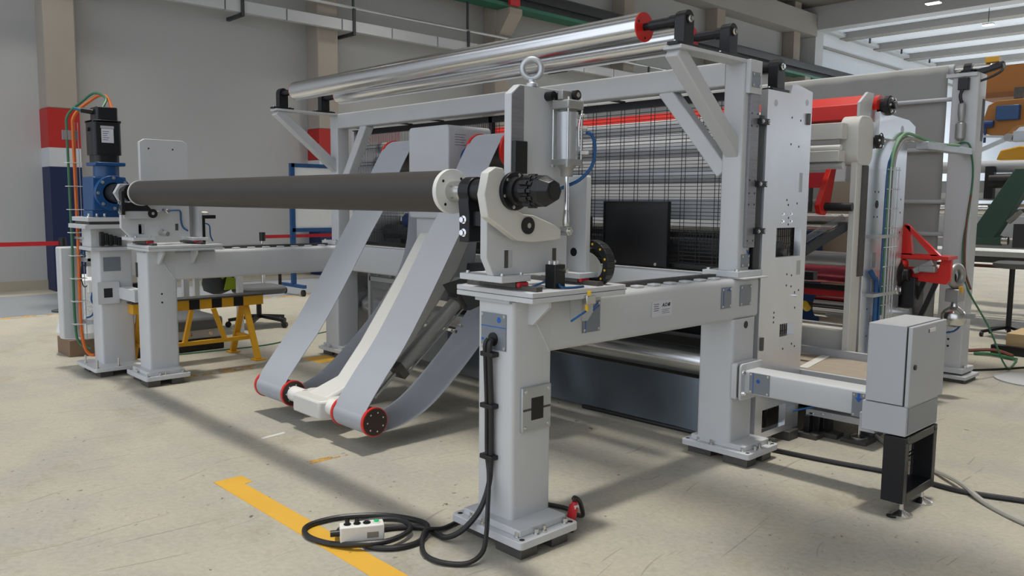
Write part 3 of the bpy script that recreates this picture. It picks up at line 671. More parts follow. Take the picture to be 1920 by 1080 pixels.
# left carriage details
C2 = carriage(-4.275, False)
part('lever_arm', MB().box(-6.73, -6.70, 2.20, 2.47, 1.345, 1.405), greyp, C2, .006)
pd = part('pivot_disc', MB().cyl((-6.70,2.415,1.385), (-6.69,2.415,1.385), .036, 24), black, C2)
part('pivot_pin', MB().cyl((-6.69,2.415,1.385), (-6.685,2.415,1.385), .012, 14), steel, pd)
part('cradle', MB().prism([(2.20,1.405),(2.42,1.405),(2.36,1.47),(2.20,1.47)], 'x', -6.76, -6.70), blackm, C2)
part('clamp_bar', MB().box(-6.73, -6.67, 2.175, 2.20, 1.375, 1.56), blackm, C2, .003)
for z in (1.395, 1.47): bolt(C2, (-6.70, 2.175, z), (0,-1,0), .013, .014, chrome)
part('bearing', MB().lathe((-6.95,2.3,1.545), (1,0,0), [(0,.055),(.10,.055),(.10,.07),(.16,.07),(.16,.05),(.30,.05)], 24), black, C2)
part('hex_coupling', MB().cyl((-7.0,2.3,1.545), (-6.95,2.3,1.545), .085, 6), greyp, C2, .003)
bs = part('blue_window', MB().box(-6.775, -6.7742, 2.33, 2.37, 1.22, 1.29), blue, C2)
for y, z in ((2.43, 1.90), (2.62, 1.90)): hole(C2, (-6.775, y, z), (1,0,0), .007)
part('small_valve', MB().cyl((-6.775,2.50,1.225), (-6.70,2.53,1.22), .02, 12).cyl((-6.74,2.50,1.23), (-6.74,2.50,1.26), .01, 8), castm, C2)
part('coil_hose', MB().tube([(-6.77,2.52,1.42),(-6.76,2.55,1.405),(-6.755,2.62,1.41),(-6.76,2.66,1.40),(-6.765,2.665,1.33),(-6.765,2.68,1.27),(-6.765,2.72,1.24)], .007, 6), bluehose, C2)
part('connector', MB().lathe((-6.76,2.54,1.405), (1,.2,0), [(0,.018),(.03,.018),(.035,.012),(.05,.012)], 14), steel, C2)
# camera bracket behind the left carriage
t = thing('sensor_head', 'black sensor head on a bracket behind the left carriage', 'sensor', (-6.78, 2.84, 1.131))
part('stem', MB().box(-6.80, -6.77, 2.85, 2.87, 1.131, 1.34), blackm, t, .003); part('head', MB().box(-6.84, -6.74, 2.83, 2.95, 1.34, 1.37), blackm, t, .004)
part('cap', MB().lathe((-6.79,2.87,1.37), (0,0,1), [(0,.035),(.02,.035),(.03,.02)], 16), nylon, t); part('cable_loop', MB().tube([(-6.77,2.87,1.30),(-6.76,2.90,1.28),(-6.77,2.91,1.20),(-6.77,2.93,1.15)], .006, 6), bluehose, t)
# black valve block, regulator, energy chain on the near carriage
t = thing('valve_block', 'black square valve block with push fittings beside the carriage foot', 'valve', (-2.43, 2.57, 1.131))
part('block', MB().box(-2.46, -2.40, 2.535, 2.60, 1.131, 1.235), black, t, .003)
for x, y in ((-2.445, 2.55), (-2.415, 2.55), (-2.43, 2.585)): part('fitting', MB().cyl((x,y,1.235), (x,y,1.25), .010, 10), steel, t)
part('fitting', MB().cyl((-2.40,2.58,1.21), (-2.372,2.58,1.21), .009, 10), steel, t)
part('hose', MB().tube([(-2.40,2.56,1.15),(-2.37,2.55,1.14),(-2.36,2.60,1.137),(-2.365,2.68,1.137)], .005, 6), bluehose, t)
part('hose', MB().tube([(-2.46,2.54,1.16),(-2.49,2.50,1.14),(-2.47,2.44,1.136),(-2.42,2.46,1.136)], .005, 6), bluehose, t)
t = thing('air_regulator', 'small clear and brass air regulator hung under the mounting plate', 'regulator', (-2.345, 2.68, .995))
part('plate', MB().prism([(2.655,1.085),(2.735,1.085),(2.735,1.02),(2.70,.985),(2.67,.985)], 'x', -2.362, -2.355), galv, t)
part('body', MB().box(-2.355, -2.325, 2.66, 2.72, 1.06, 1.10), steel, t, .004)
part('brass_knob', MB().cyl((-2.34,2.69,1.10), (-2.34,2.69,1.118), .010, 10), yellowdot, t)
part('brass_port', MB().cyl((-2.34,2.675,1.03), (-2.34,2.675,1.06), .008, 8), yellowdot, t)
part('hose_stub', MB().tube([(-2.34,2.67,1.03),(-2.33,2.62,1.018),(-2.32,2.555,1.0)], .005, 6, 2), bluehose, t)
t = thing('energy_chain', 'black curved cable chain with yellow pins behind the carriage', 'cable chain', (-2.44, 2.84, 1.131))
cc = [(-2.52,1.30),(-2.47,1.315),(-2.42,1.30),(-2.385,1.26),(-2.378,1.21),(-2.395,1.165),(-2.43,1.143),(-2.48,1.14)]
pts = spline(cc, 2)
for i in range(len(pts)-1):
    a, b = Vector((pts[i][0], 2.865, pts[i][1])), Vector((pts[i+1][0], 2.865, pts[i+1][1])); d = (b-a); e = d.normalized()*.002
    lk = part('link', MB().bar(a-e, b+e, .05, .034, (0,1,0)), black, t, .003)
    if i % 2 == 0: part('pin', MB().cyl((a+b)/2+Vector((0,-.027,0)), (a+b)/2+Vector((0,-.024,0)), .0055, 10), yellowdot, lk)
# ------------------------------------------------------------------ swing arm with two belts
T = thing('belt_swing_arm', 'white swing arm with two wide grey belts reaching down to red-rimmed pulleys', 'conveyor arm', (-4.68, 2.7, 0))
arm = [(2.66,.13),(2.66,.225),(2.92,.315),(3.10,.53),(3.45,1.02),(3.62,1.28),(3.95,1.28),(3.80,1.0),(3.25,.34),(2.98,.13)]
part('arm_body', MB().prism(arm, 'x', -4.80, -4.56), cream, T, .02, label='white tapered arm')
part('fork_head', MB().prism([(-4.83,2.60),(-4.50,2.60),(-4.47,2.70),(-4.55,2.97),(-4.81,2.97),(-4.90,2.76)], 'z', .115, .235), cream, T, .015)
part('axle', MB().cyl((-5.36,2.69,.19), (-4.02,2.69,.19), .042, 24), nylon, T)
low, up = (2.69, .19), (3.82, 1.845)
runs = [(2.625,.235),(2.665,.30),(2.775,.44),(2.93,.63),(3.13,.93),(3.34,1.27),(3.47,1.47),(3.605,1.74),(3.695,1.89)]
back = [(3.925,1.80),(3.95,1.60),(3.93,1.20),(3.82,.90),(3.60,.63),(3.36,.40),(3.12,.215),(2.92,.135),(2.76,.113)]
def belt(x0, x1):
    arc_t = [(up[0]+.120*math.cos(math.radians(a)), up[1]+.120*math.sin(math.radians(a))) for a in range(150, -20, -12)]
    arc_b = [(low[0]+.081*math.cos(math.radians(a)), low[1]+.081*math.sin(math.radians(a))) for a in range(-75, -216, -12)]
    path = spline(runs, 5)+arc_t+spline(back, 5)+arc_b
    path.append(path[0])
    return path
for x0, x1 in ((-5.37, -5.0), (-4.345, -4.02)):
    b = part('belt', MB().strip(belt(x0, x1), x0, x1, .004), beltm, T, label='wide grey conveyor belt')
    for (yc, zc), r, nm in ((low, .0785, 'lower_pulley'), (up, .1175, 'upper_pulley')):
        p = part(nm, MB().cyl((x0+.004,yc,zc), (x1-.004,yc,zc), r, 40), darksteel, T)
        for xa, xb, s in ((x0-.018, x0+.004, -1), (x1-.004, x1+.018, 1)):
            part('red_rim', MB().ring((xa,yc,zc), (xb,yc,zc), r+.010, r-.012, 40) if nm[0] == 'l' else MB().cyl((xa,yc,zc), (xb,yc,zc), r+.012, 40), red, p)
            if nm[0] == 'l':
                xd = xb if s > 0 else xa
                d = part('black_disc', MB().cyl((xd-.010*s,yc,zc), (xd+.004*s,yc,zc), r+.003, 40), M('dark_brown_disc', (.035, .022, .020), .45, .2) if s > 0 else black, p)
                for k in range(7):
                    a = 2*math.pi*k/7+.4; bolt(d, (xd+.004*s, yc+.058*math.cos(a), zc+.058*math.sin(a)), (s,0,0), .004, .003)
for xa, xb in ((-5.0, -4.83), (-4.50, -4.345)): part('hub_sleeve', MB().cyl((xa,2.69,.19), (xb,2.69,.19), .052, 28), nylon, T)
cp = part('cover_box', MB().prism(rrect(-4.895, -4.44, 1.38, 2.03, .03, 4), 'y', 3.60, 4.0), greyp, T, .01, label='grey drive cover box')
part('cover_neck', MB().prism([(-4.835,.95),(-4.60,.95),(-4.54,1.40),(-4.835,1.40)], 'y', 3.62, 3.98), greyp, T, .01)
part('motor_end', MB().cyl((-4.44,3.80,1.80), (-4.40,3.80,1.80), .09, 28), dblue, T); part('drive_shaft', MB().cyl((-5.05,3.82,1.845), (-4.30,3.82,1.845), .03, 18), darksteel, T)
for k in range(5): part('print_line', MB().box(-4.44, -4.4395, 3.66, 3.76-.015*(k%2), 1.965-.018*k, 1.968-.018*k), ink, cp)
hole(cp, (-4.44, 3.66, 1.50), (1,0,0), .009)
cy = part('lift_cylinder', MB().cyl((-4.18,2.985,.44), (-4.18,3.47,.84), .048, 32), castm, T, label='grey pneumatic lift cylinder')
d_ = Vector((0,.485,.40)).normalized(); n_ = Vector((0,-d_.z,d_.y))
for p_, w_ in ((Vector((-4.18,2.985,.44)), .055), (Vector((-4.18,3.47,.84)), .055)): part('cylinder_head', MB().obox(p_, Vector((1,0,0)), d_, n_, w_, .025, w_), darksteel, cy, .006)
part('cylinder_rod', MB().cyl((-4.18,2.80,.287), (-4.18,2.97,.428), .014, 14), steel, cy)
for s in (-1, 1): part('tie_rod', MB().cyl(Vector((-4.18+s*.045,2.985,.44))-n_*.045, Vector((-4.18+s*.045,3.47,.84))-n_*.045, .006, 8), steel, cy)
part('valve_fitting', MB().cyl((-4.10,3.36,.66), (-4.06,3.36,.66), .012, 8), chrome, cy); part('valve_fitting', MB().cyl((-4.10,3.40,.69), (-4.05,3.40,.69), .012, 8), chrome, cy)
part('anchor_bracket', MB().prism([(3.40,.95),(3.75,1.02),(3.75,.84),(3.52,.78)], 'x', -4.25, -4.11), darkgrey, T)
dr = part('drive_drum', MB().lathe((-3.98,3.95,1.0), (1,0,0), [(0,.10),(.03,.19),(.5,.19),(.53,.10)], 28), cream, T, label='off-white rounded drum cover')
part('drum_hose', MB().tube([(-3.95,3.75,1.10),(-3.7,3.745,1.09),(-3.5,3.75,1.12)], .012, 8), bluehose, dr); part('dark_body', MB().box(-3.9, -3.5, 3.86, 4.05, 1.17, 1.42), black, dr, .01); part('pivot_beam', MB().box(-4.6, -3.45, 3.90, 4.02, .95, 1.05), darkgrey, T)
for x in (-4.5, -3.6): part('pivot_lug', MB().box(x-.03, x+.03, 4.02, 4.196, .93, 1.06), white, T, .004)
# ------------------------------------------------------------------ wire mesh guard behind the overhead frame
gy = 4.475
t = thing('mesh_guard', 'black wire mesh safety guard spanning behind the overhead frame', 'guard', (-4.86, gy, 1.083))
part('guard_frame', MB().box(-6.98, -2.75, gy-.02, gy+.02, 2.135, 2.185).box(-6.98, -2.75, gy-.02, gy+.02, 1.083, 1.11).box(-6.98, -6.94, gy-.02, gy+.02, 1.083, 2.185).box(-2.79, -2.75, gy-.02, gy+.02, 1.083, 2.185).box(-4.98, -4.94, gy-.02, gy+.02, 1.083, 2.185), black, t)
mb = MB(); z = 1.12
while z < 2.13: mb.box(-4.94, -2.79, gy-.0015, gy+.0015, z-.0021, z+.0021); z += .0235
x = -4.9
while x < -2.8:
    for o in (0, .03): mb.box(x+o-.0017, x+o+.0017, gy-.0045, gy-.0015, 1.11, 2.135)
    x += .127
x = -4.92
while x < -2.8: mb.box(x-.0014, x+.0014, gy+.0015, gy+.0045, 1.20, 1.335); x += .0235
part('wire_mesh', mb, black, t, kind='stuff')
mb = MB(); x = -6.92
while x < -4.98: mb.box(x-.0016, x+.0016, gy-.0015, gy+.0015, 1.11, 2.135); x += .0235
z = 1.2
while z < 2.12:
    for o in (0, .03): mb.box(-6.94, -4.98, gy-.0045, gy-.0015, z+o-.002, z+o+.002)
    z += .16
part('wire_mesh', mb, black, t, kind='stuff')
for x in (-6.75, -6.05, -5.6, -3.62): part('hook', MB().box(x-.012, x+.012, 4.33, gy, 2.185, 2.197).box(x-.012, x+.012, gy-.012, gy+.012, 2.16, 2.197), black, t)
t = thing('black_screen', 'plain black square panel leaning before the mesh guard', 'panel', (-3.44, 4.42, 1.083))
part('panel', MB().box(-3.70, -3.18, 4.405, 4.43, 1.083, 1.51), black, t, .003)
part('edge', MB().box(-3.712, -3.70, 4.40, 4.435, 1.083, 1.515).box(-3.18, -3.168, 4.40, 4.435, 1.083, 1.515).box(-3.70, -3.18, 4.40, 4.435, 1.503, 1.515), blackm, t)
for x in (-3.6, -3.26): bolt(t, (x, 4.405, 1.10), (0,-1,0), .008, .006)
# ------------------------------------------------------------------ second unit: silver side plates and its rollers
def win(x0, x1, pl, y0, y1, z0, z1):
    part('window_edge', MB().box(x1-.001, x1+.0008, y0, y1, z0, z1), white, pl); part('window_opening', MB().box(x1, x1+.0012, y0, y1-.03, z0+.012, z1), black, pl)
def sideplate(x0, x1, label, near):
    t = thing('side_plate', label, 'machine plate', (.5*(x0+x1), 4.7, 0))
    prof = [(4.425,.06),(4.97,.06),(4.97,2.205),(4.72,2.225),(4.70,2.172),(4.425,2.172)]
    if near:   # outer outline with three cut-outs, built from strips so that the openings are real
        y0, y1 = 4.425, 4.97
        mb = MB().prism([(y0,1.36),(y1,1.36),(y1,2.205),(4.76,2.235),(4.71,2.225),(4.69,2.172),(y0,2.172)], 'x', x0, x1)
        mb.box(x0, x1, y0, 4.59, 1.18, 1.36).box(x0, x1, 4.90, y1, 1.18, 1.36)
        mb.box(x0, x1, y0, y1, .76, 1.18).box(x0, x1, y0, 4.68, .68, .76).box(x0, x1, 4.86, y1, .68, .76)
        mb.box(x0, x1, y0, y1, .24, .68).box(x0, x1, y0, 4.51, .10, .24).box(x0, x1, 4.80, y1, .10, .24).box(x0, x1, y0, y1, .06, .10)
        pl = part('plate', mb, plate, t, label='silver machined side plate')
        for (y, z) in ((4.52,2.10),(4.90,2.135)): hole(pl, (x1, y, z), (1,0,0), .02, galv)
        for (y, z) in ((4.72,2.03),(4.83,2.02),(4.72,1.87),(4.82,1.86),(4.70,1.53),(4.83,1.51),(4.72,1.50),(4.73,1.42),(4.73,1.30+.08),(4.85,.95),(4.9,.96),(4.86,.85),(4.6,.84),(4.6,.81),(4.6,.78),(4.84,.62),(4.88,.60),(4.73,.60),(4.74,1.07),(4.80,1.06),(4.74,1.0),(4.80,.99)): hole(pl, (x1, y, z), (1,0,0), .007)
        for (y, z) in ((4.65,1.445),(4.75,1.445),(4.65,1.40),(4.75,1.40)): bolt(pl, (x1, y, z), (1,0,0), .008, .012, chrome)
        part('slot', MB().box(x1-.001, x1+.001, 4.845, 4.885, 1.58, 1.70), galv, pl); part('slot', MB().box(x1-.001, x1+.001, 4.86, 4.91, 1.06, 1.15), galv, pl)
        part('clip_block', MB().box(x1, x1+.012, 4.905, 4.935, 2.0, 2.07), darksteel, pl, .002)
        part('clip_block', MB().box(x1, x1+.012, 4.45, 4.475, .62, .70), darksteel, pl, .002)
        part('edge_pin', MB().cyl((x1,4.85,.93), (x1+.02,4.85,.93), .012, 12), chrome, pl)
    else: part('plate', MB().prism(prof, 'x', x0, x1), plate, t)
    for y in (4.5, 4.85): part('levelling_foot', MB().box(x0-.04, x1+.04, y-.06, y+.06, 0, .06), darksteel, t, .004)
    return t
sideplate(-2.545, -2.50, 'tall silver machined side plate with square cut-outs beside the overhead frame', True)
sideplate(-6.95, -6.905, 'far silver side plate of the second unit behind the mesh guard', False)
t = thing('side_mesh', 'small black wire mesh side guard seen through the silver plate cut-outs', 'guard', (-2.74, 5.2, 0))
mb = MB(); y = 5.0
while y < 5.40: mb.box(-2.742, -2.738, y-.002, y+.002, .1, 2.1); y += .028
z = .14
while z < 2.1: mb.box(-2.745, -2.742, 4.98, 5.40, z-.002, z+.002); z += .05
part('wire_mesh', mb, black, t, kind='stuff'); part('frame_post', MB().box(-2.76, -2.73, 5.27, 5.34, .0, 2.12), black, t); part('frame_post', MB().box(-2.76, -2.73, 4.95, 4.98, .0, 2.12), black, t)
def idler(y, z, r, label, mat=satin, x0=-6.9, x1=-2.55):
    t = thing('idler_roller', label, 'roller', (-4.7, y, z-r), 'idler rollers behind the mesh guard')
    part('shell', MB().cyl((x0+.03,y,z), (x1-.03,y,z), r, 36), mat or alu, t)
    part('shaft', MB().cyl((x0,y,z), (x1,y,z), r*.35, 14), darksteel, t)
idler(4.75, 2.03, .05, 'bright idler roller just below the red beam behind the mesh')
idler(4.72, 1.88, .06, 'second idler roller below the red beam behind the mesh')
idler(4.80, 1.70, .06, 'thick bright idler roller at mid height behind the mesh')
idler(4.80, 1.20, .07, 'dark rubber roller low behind the mesh near the black panel', darkgrey)
idler(4.56, .47, .09, 'large polished roller low under the near side beam', alu)
solo('white_fairing', MB().prism([(4.98,1.34),(5.05,1.34),(5.30,2.06),(5.24,2.06)], 'x', -6.88, -2.85), satin, 'wide pale metal fairing sloping behind the idler rollers', 'machine part')
solo('dark_lower_tray', MB().box(-6.88, -2.95, 4.95, 5.30, 1.0, 1.30), darkgrey, 'dark sheet tray low behind the mesh guard', 'machine part')
solo('cross_bar', MB().box(-6.9, -2.55, 4.62, 4.70, 1.40, 1.54), greyp, 'grey punched cross bar behind the mesh guard', 'machine part', bev=.005)
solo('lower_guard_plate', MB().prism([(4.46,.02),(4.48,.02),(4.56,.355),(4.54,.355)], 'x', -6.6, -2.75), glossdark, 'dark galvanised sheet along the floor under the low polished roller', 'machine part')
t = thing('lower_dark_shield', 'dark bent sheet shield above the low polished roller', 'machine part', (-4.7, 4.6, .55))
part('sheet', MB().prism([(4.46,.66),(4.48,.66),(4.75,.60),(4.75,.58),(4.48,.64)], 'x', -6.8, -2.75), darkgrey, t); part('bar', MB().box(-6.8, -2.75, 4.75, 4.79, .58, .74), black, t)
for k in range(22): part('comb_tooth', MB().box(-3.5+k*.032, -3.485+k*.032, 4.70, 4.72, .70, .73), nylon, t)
t = thing('spreader_roll', 'short polished roller with red edge behind the swing arm', 'roller', (-6.0, 4.60, 1.17))
part('shell', MB().cyl((-6.05,4.60,1.25), (-5.2,4.60,1.25), .085, 36), alu, t); part('red_edge', MB().ring((-6.08,4.60,1.25), (-6.05,4.60,1.25), .09, .07, 32), red, t); part('blue_motor', MB().cyl((-6.30,4.62,1.32), (-6.08,4.62,1.32), .07, 24), dblue, t)
t = thing('polycarbonate_shield', 'smoky clear plastic shield hanging under the rear cross beam', 'shield', (-6.2, 4.3, .15))
part('sheet', MB().box(-6.45, -5.3, 4.29, 4.30, .12, .84), polycarb, t); part('frame', MB().box(-6.47, -6.43, 4.28, 4.31, .10, .84).box(-6.45, -5.3, 4.28, 4.31, .76, .80), galv, t)
for x in (-6.3, -6.1): bolt(t, (x, 4.28, .82), (0,-1,0), .01, .01)
# red beam across the second unit
t = thing('red_beam', 'long red box beam with white end plate over the second unit', 'machine beam', (-4.7, 5.75, 2.08))
part('beam', MB().prism([(5.70,2.10),(5.82,2.085),(5.86,2.26),(5.80,2.27),(5.70,2.20)], 'x', -6.9, -2.53), red, t, .004)
part('end_plate', MB().prism([(5.68,2.08),(5.84,2.065),(5.90,2.29),(5.80,2.29),(5.68,2.21)], 'x', -2.53, -2.51), white, t, .002)
part('wrapped_roll', MB().cyl((-6.8,5.72,2.03), (-2.75,5.72,2.03), .055, 24), M('shrink_wrap', (.55,.50,.50), .2, .3, var=.2, scale=6), t)
t = thing('clamp_hub', 'black star-shaped clamp hub with red face above the third plate', 'clamp', (-2.45, 6.0, 2.10))
part('hub', MB().lathe((-2.50,6.02,2.21), (1,0,0), [(0,.05),(.03,.05),(.03,.07),(.06,.07),(.065,.062),(.075,.062),(.08,.025),(.10,.025)], 28), black, t)
for k in range(6): bolt(t, (-2.425, 6.02+.048*math.cos(k*1.047), 2.21+.048*math.sin(k*1.047)), (1,0,0), .009, .010)
part('red_face', MB().cyl((-2.53,6.0,2.21), (-2.50,6.0,2.21), .078, 24), red, t); part('stem', MB().box(-2.53, -2.50, 5.93, 6.02, 2.0, 2.18), plate, t)
# third unit
t = thing('cable_side_plate', 'silver side plate of the third unit carrying the wire cable ladder', 'machine plate', (-2.52, 6.1, 0))
pl = part('plate', MB().box(-2.545, -2.50, 5.84, 6.52, .06, 2.09), plate, t, .003)
part('top_block', MB().prism([(5.90,1.98),(6.55,1.98),(6.55,2.10),(6.42,2.14),(5.90,2.16)], 'x', -2.50, -2.46), plate, t, .002)
part('front_rail', MB().box(-2.545, -2.50, 5.66, 5.80, .06, 1.80), cream, t, .004); part('dark_guide', MB().box(-2.50, -2.49, 5.74, 5.83, 1.0, 1.78), darksteel, t)
part('rounded_cover', MB().prism(rrect(5.63, 5.88, 1.78, 2.12, .08, 5), 'x', -2.62, -2.49), cream, t, .006, label='cream rounded belt cover')
hb = part('black_hub', MB().lathe((-2.49,5.94,1.96), (1,0,0), [(0,.055),(.03,.055),(.04,.03)], 24), black, t)
for k in range(6): bolt(hb, (-2.46, 5.94+.042*math.cos(k*1.047), 1.96+.042*math.sin(k*1.047)), (1,0,0), .008, .008)
for y, z in ((5.98,1.60),(6.04,1.60),(5.98,1.42),(6.04,1.42),(6.45,1.55),(6.46,1.30),(6.42,2.02),(6.45,1.45),(5.95,.75),(5.96,.55)): hole(pl, (-2.50, y, z), (1,0,0), .008)
hole(pl, (-2.50, 6.02, 1.51), (1,0,0), .03); hole(pl, (-2.46, 6.30, 2.06), (1,0,0), .03, galv); hole(pl, (-2.50, 6.02, .66), (1,0,0), .04, galv)
for y, z in ((5.98,1.05),(6.36,1.02),(6.0,.85)): part('pocket', MB().box(-2.501, -2.499, y, y+.07, z, z+.11), galv, pl)
part('white_paper', MB().box(-2.50, -2.4985, 6.15, 6.30, 1.35, 1.68), paper, pl)
t = thing('cable_ladder', 'galvanised wire cable ladder with green and blue cables on the third plate', 'cable ladder', (-2.47, 6.08, .4))
for y in (6.05, 6.10, 6.15, 6.20): part('wire', MB().cyl((-2.425,y,.45), (-2.425,y,1.78), .0045, 6), galv, t)
z = .5
while z < 1.8: part('rung', MB().cyl((-2.425,6.0,z), (-2.425,6.22,z), .0045, 6), galv, t); z += .14
for z in (1.28, .86): part('support_bar', MB().box(-2.50, -2.42, 5.86, 6.24, z-.012, z+.012), galv, t)
part('green_cable', MB().tube([(-2.445,6.08,.7),(-2.445,6.08,1.5),(-2.44,6.09,1.80),(-2.44,6.15,1.94),(-2.44,6.30,2.03),(-2.42,6.50,2.02),(-2.38,6.75,1.98),(-2.36,7.2,1.99)], .012, 6), M('pale_green_cable', (.18,.36,.20), .5), t)
part('grey_cable', MB().tube([(-2.44,6.12,.6),(-2.44,6.12,1.5),(-2.44,6.13,1.80),(-2.44,6.20,1.93),(-2.44,6.34,2.0),(-2.42,6.55,1.99)], .014, 6), greycable, t)
part('blue_cable', MB().tube([(-2.45,6.04,.4),(-2.45,6.04,1.0),(-2.45,6.05,1.70),(-2.45,6.10,1.85),(-2.45,6.18,1.95)], .008, 6), bluehose, t)
part('blue_hose_bundle', MB().tube([(-2.47,6.02,.30),(-2.47,6.02,.90),(-2.47,5.97,.98),(-2.48,5.93,1.03)], .018, 6), bluehose, t)
part('channel', MB().box(-2.45, -2.36, 6.55, 7.55, 1.93, 1.985), galv, t, .003)
t = thing('calender_unit', 'cream cross beams and rollers between the third unit side plates', 'machine frame', (-4.7, 6.0, .3))
part('upper_beam', MB().box(-6.9, -2.56, 5.53, 5.62, 1.955, 2.065), cream, t, .004); part('lower_beam', MB().box(-6.9, -2.56, 5.50, 5.60, 1.80, 1.875), cream, t, .004)
part('bright_roller', MB().cyl((-6.9,5.53,1.895), (-2.56,5.53,1.895), .02, 24), nylon, t); part('roller', MB().cyl((-6.9,5.58,1.775), (-2.56,5.58,1.775), .025, 24), satin, t)
part('roller', MB().cyl((-6.9,6.0,1.38), (-2.56,6.0,1.38), .06, 24), alu, t); part('roller', MB().cyl((-6.9,6.0,1.10), (-2.56,6.0,1.10), .055, 24), galv, t); part('bar', MB().box(-6.9, -2.56, 6.1, 6.2, 1.30, 1.36), greyp, t)
part('low_bed', MB().box(-6.9, -2.56, 5.75, 6.1, .42, .60), cream, t, .006); part('foot_beam', MB().box(-6.9, -2.56, 5.7, 5.85, .0, .42), darkgrey, t)
part('far_plate', MB().box(-6.95, -6.9, 5.66, 6.52, 0, 2.1), plate, t)
ra = thing('red_swing_lever', 'red pointed lever on a black shaft before the third unit', 'lever', (-2.70, 5.6, 1.42))
part('lever', MB().prism([(5.50,1.50),(5.53,1.44),(5.60,1.43),(5.66,1.48),(5.74,1.78),(5.68,1.80)], 'x', -2.72, -2.68), red, ra, .004); part('shaft', MB().cyl((-2.70,5.59,1.49), (-2.50,5.62,1.49), .03, 18), black, ra)
t = thing('printed_foil_roll', 'glossy red printed foil roll between the side plates', 'roll', (-4.7, 6.3, .80))
part('roll', MB().cyl((-3.6,6.3,.985), (-2.55,6.3,.985), .10, 36), foil, t); part('core', MB().cyl((-6.9,6.3,.985), (-3.6,6.3,.985), .05, 20), darkgrey, t); part('black_bar', MB().box(-6.9, -2.55, 6.16, 6.20, .845, .885), black, t, .004); part('red_web', MB().box(-3.6, -2.55, 6.20, 6.22, .79, .84), redp, t)
t = thing('chrome_roll', 'shiny chrome drive roll below the red foil roll', 'roll', (-4.2, 6.3, .5))
part('roll', MB().cyl((-3.02,6.25,.70), (-2.55,6.25,.70), .085, 36), chrome, t); part('shaft', MB().cyl((-6.9,6.25,.70), (-3.02,6.25,.70), .03, 18), darksteel, t); part('white_guard', MB().prism([(6.12,.55),(6.34,.53),(6.36,.57),(6.14,.60)], 'x', -2.95, -2.55), nylon, t, .006)
for k in range(4): part('fitting', MB().cyl((-3.07-.07*k,6.18,.68+.03*(k%2)), (-3.07-.07*k,6.12,.72), .03, 10), (yellowdot, darksteel, chrome, black)[k], t)
t = thing('damper_arm', 'black and clear damper arm slanting before the third unit', 'machine part', (-2.7, 5.5, 1.0))
part('arm', MB().bar((-2.95,5.35,1.02), (-2.58,5.72,1.36), .05, .06), darkgrey, t, .005); part('tube', MB().bar((-3.0,5.38,1.08), (-2.62,5.75,1.42), .04, .04), polycarb, t); part('foot', MB().box(-3.05, -2.60, 5.30, 5.36, .99, 1.05), black, t, .004)
# tray of nonwoven pile in front of the third unit
t = thing('fibre_tray', 'low grey tray filled with tan nonwoven fabric sheets', 'tray', (-2.5, 5.25, .28))
part('tray', MB().box(-3.3, -2.0, 4.99, 5.03, .28, .43).box(-3.3, -2.0, 5.60, 5.64, .28, .48).box(-3.3, -2.0, 4.99, 5.64, .28, .30).box(-2.03, -2.0, 4.99, 5.64, .28, .44), greyp, t)
part('fabric_sheet', MB().box(-3.25, -2.04, 5.04, 5.59, .30, .43), cork, t, .01); part('white_seam', MB().bar((-2.52,5.05,.432), (-2.62,5.58,.432), .06, .006), nylon, t)
for x in (-3.1, -2.15): part('support', MB().box(x-.03, x+.03, 5.2, 5.4, 0, .28), darkgrey, t)
# ------------------------------------------------------------------ motor stand left
t = thing('motor_stand', 'white drive stand carrying the blue gearbox left of the roll', 'machine stand', (-7.5, 2.32, 0))
part('base_plate', MB().prism(rrect(-7.77, -7.24, 2.10, 2.52, .02, 3), 'z', .05, .08), white, t, .003)
for x, y in ((-7.65, 2.2), (-7.35, 2.2), (-7.35, 2.44), (-7.65, 2.44)): part('shim_block', MB().box(x-.07, x+.07, y-.05, y+.05, 0, .05), darksteel, t)
for x, y in ((-7.28, 2.13), (-7.28, 2.3), (-7.6, 2.13)): stud(t, (x, y, .08), (0,0,1), .009, .07)
part('post', MB().prism(rrect(-7.68, -7.45, 2.225, 2.50, .02, 4), 'z', .08, 1.06), white, t)
part('cap_plate', MB().box(-7.72, -7.38, 2.15, 2.52, 1.06, 1.09), white, t, .003)
sf = part('square_flange', MB().box(-7.45, -7.43, 2.20, 2.38, .60, .79), white, t, .003); part('opening', MB().box(-7.431, -7.429, 2.25, 2.32, .655, .735), black, sf)
part('tie_bar', MB().box(-7.43, -7.05, 2.37, 2.47, .64, .74), white, t, .004)
part('cover_plate', MB().box(-7.45, -7.446, 2.26, 2.40, .88, 1.0), film, t)
part('riser', MB().box(-7.66, -7.42, 2.16, 2.46, 1.09, 1.25), white, t, .006); part('slide_plate', MB().box(-7.74, -7.28, 2.08, 2.48, 1.25, 1.285), white, t, .003); part('slide_plate', MB().box(-7.70, -7.26, 2.10, 2.46, 1.31, 1.345), white, t, .003)
part('dark_gap', MB().box(-7.68, -7.30, 2.12, 2.44, 1.285, 1.31), darksteel, t)
for k in range(5): part('chain_link', MB().box(-7.40, -7.36, 2.22+.035*k, 2.25+.035*k, 1.10+.01*(k%2), 1.22-.012*k), black, t, .004)
for x, y in ((-7.30, 2.12), (-7.30, 2.18), (-7.30, 2.24)): stud(t, (x, y, 1.345), (0,0,1), .009, .03)
t = thing('gearbox', 'blue right-angle gearbox with round flange beside the winding roll', 'gearbox', (-7.4, 2.3, 1.345))
part('housing', MB().box(-7.55, -7.28, 2.15, 2.42, 1.40, 1.68), blue, t, .012); part('feet', MB().box(-7.55, -7.30, 2.15, 2.42, 1.345, 1.40), blue, t)
rg = part('output_flange', MB().ring((-7.28,2.3,1.545), (-7.22,2.3,1.545), .145, .085, 40), blue, t, .004)
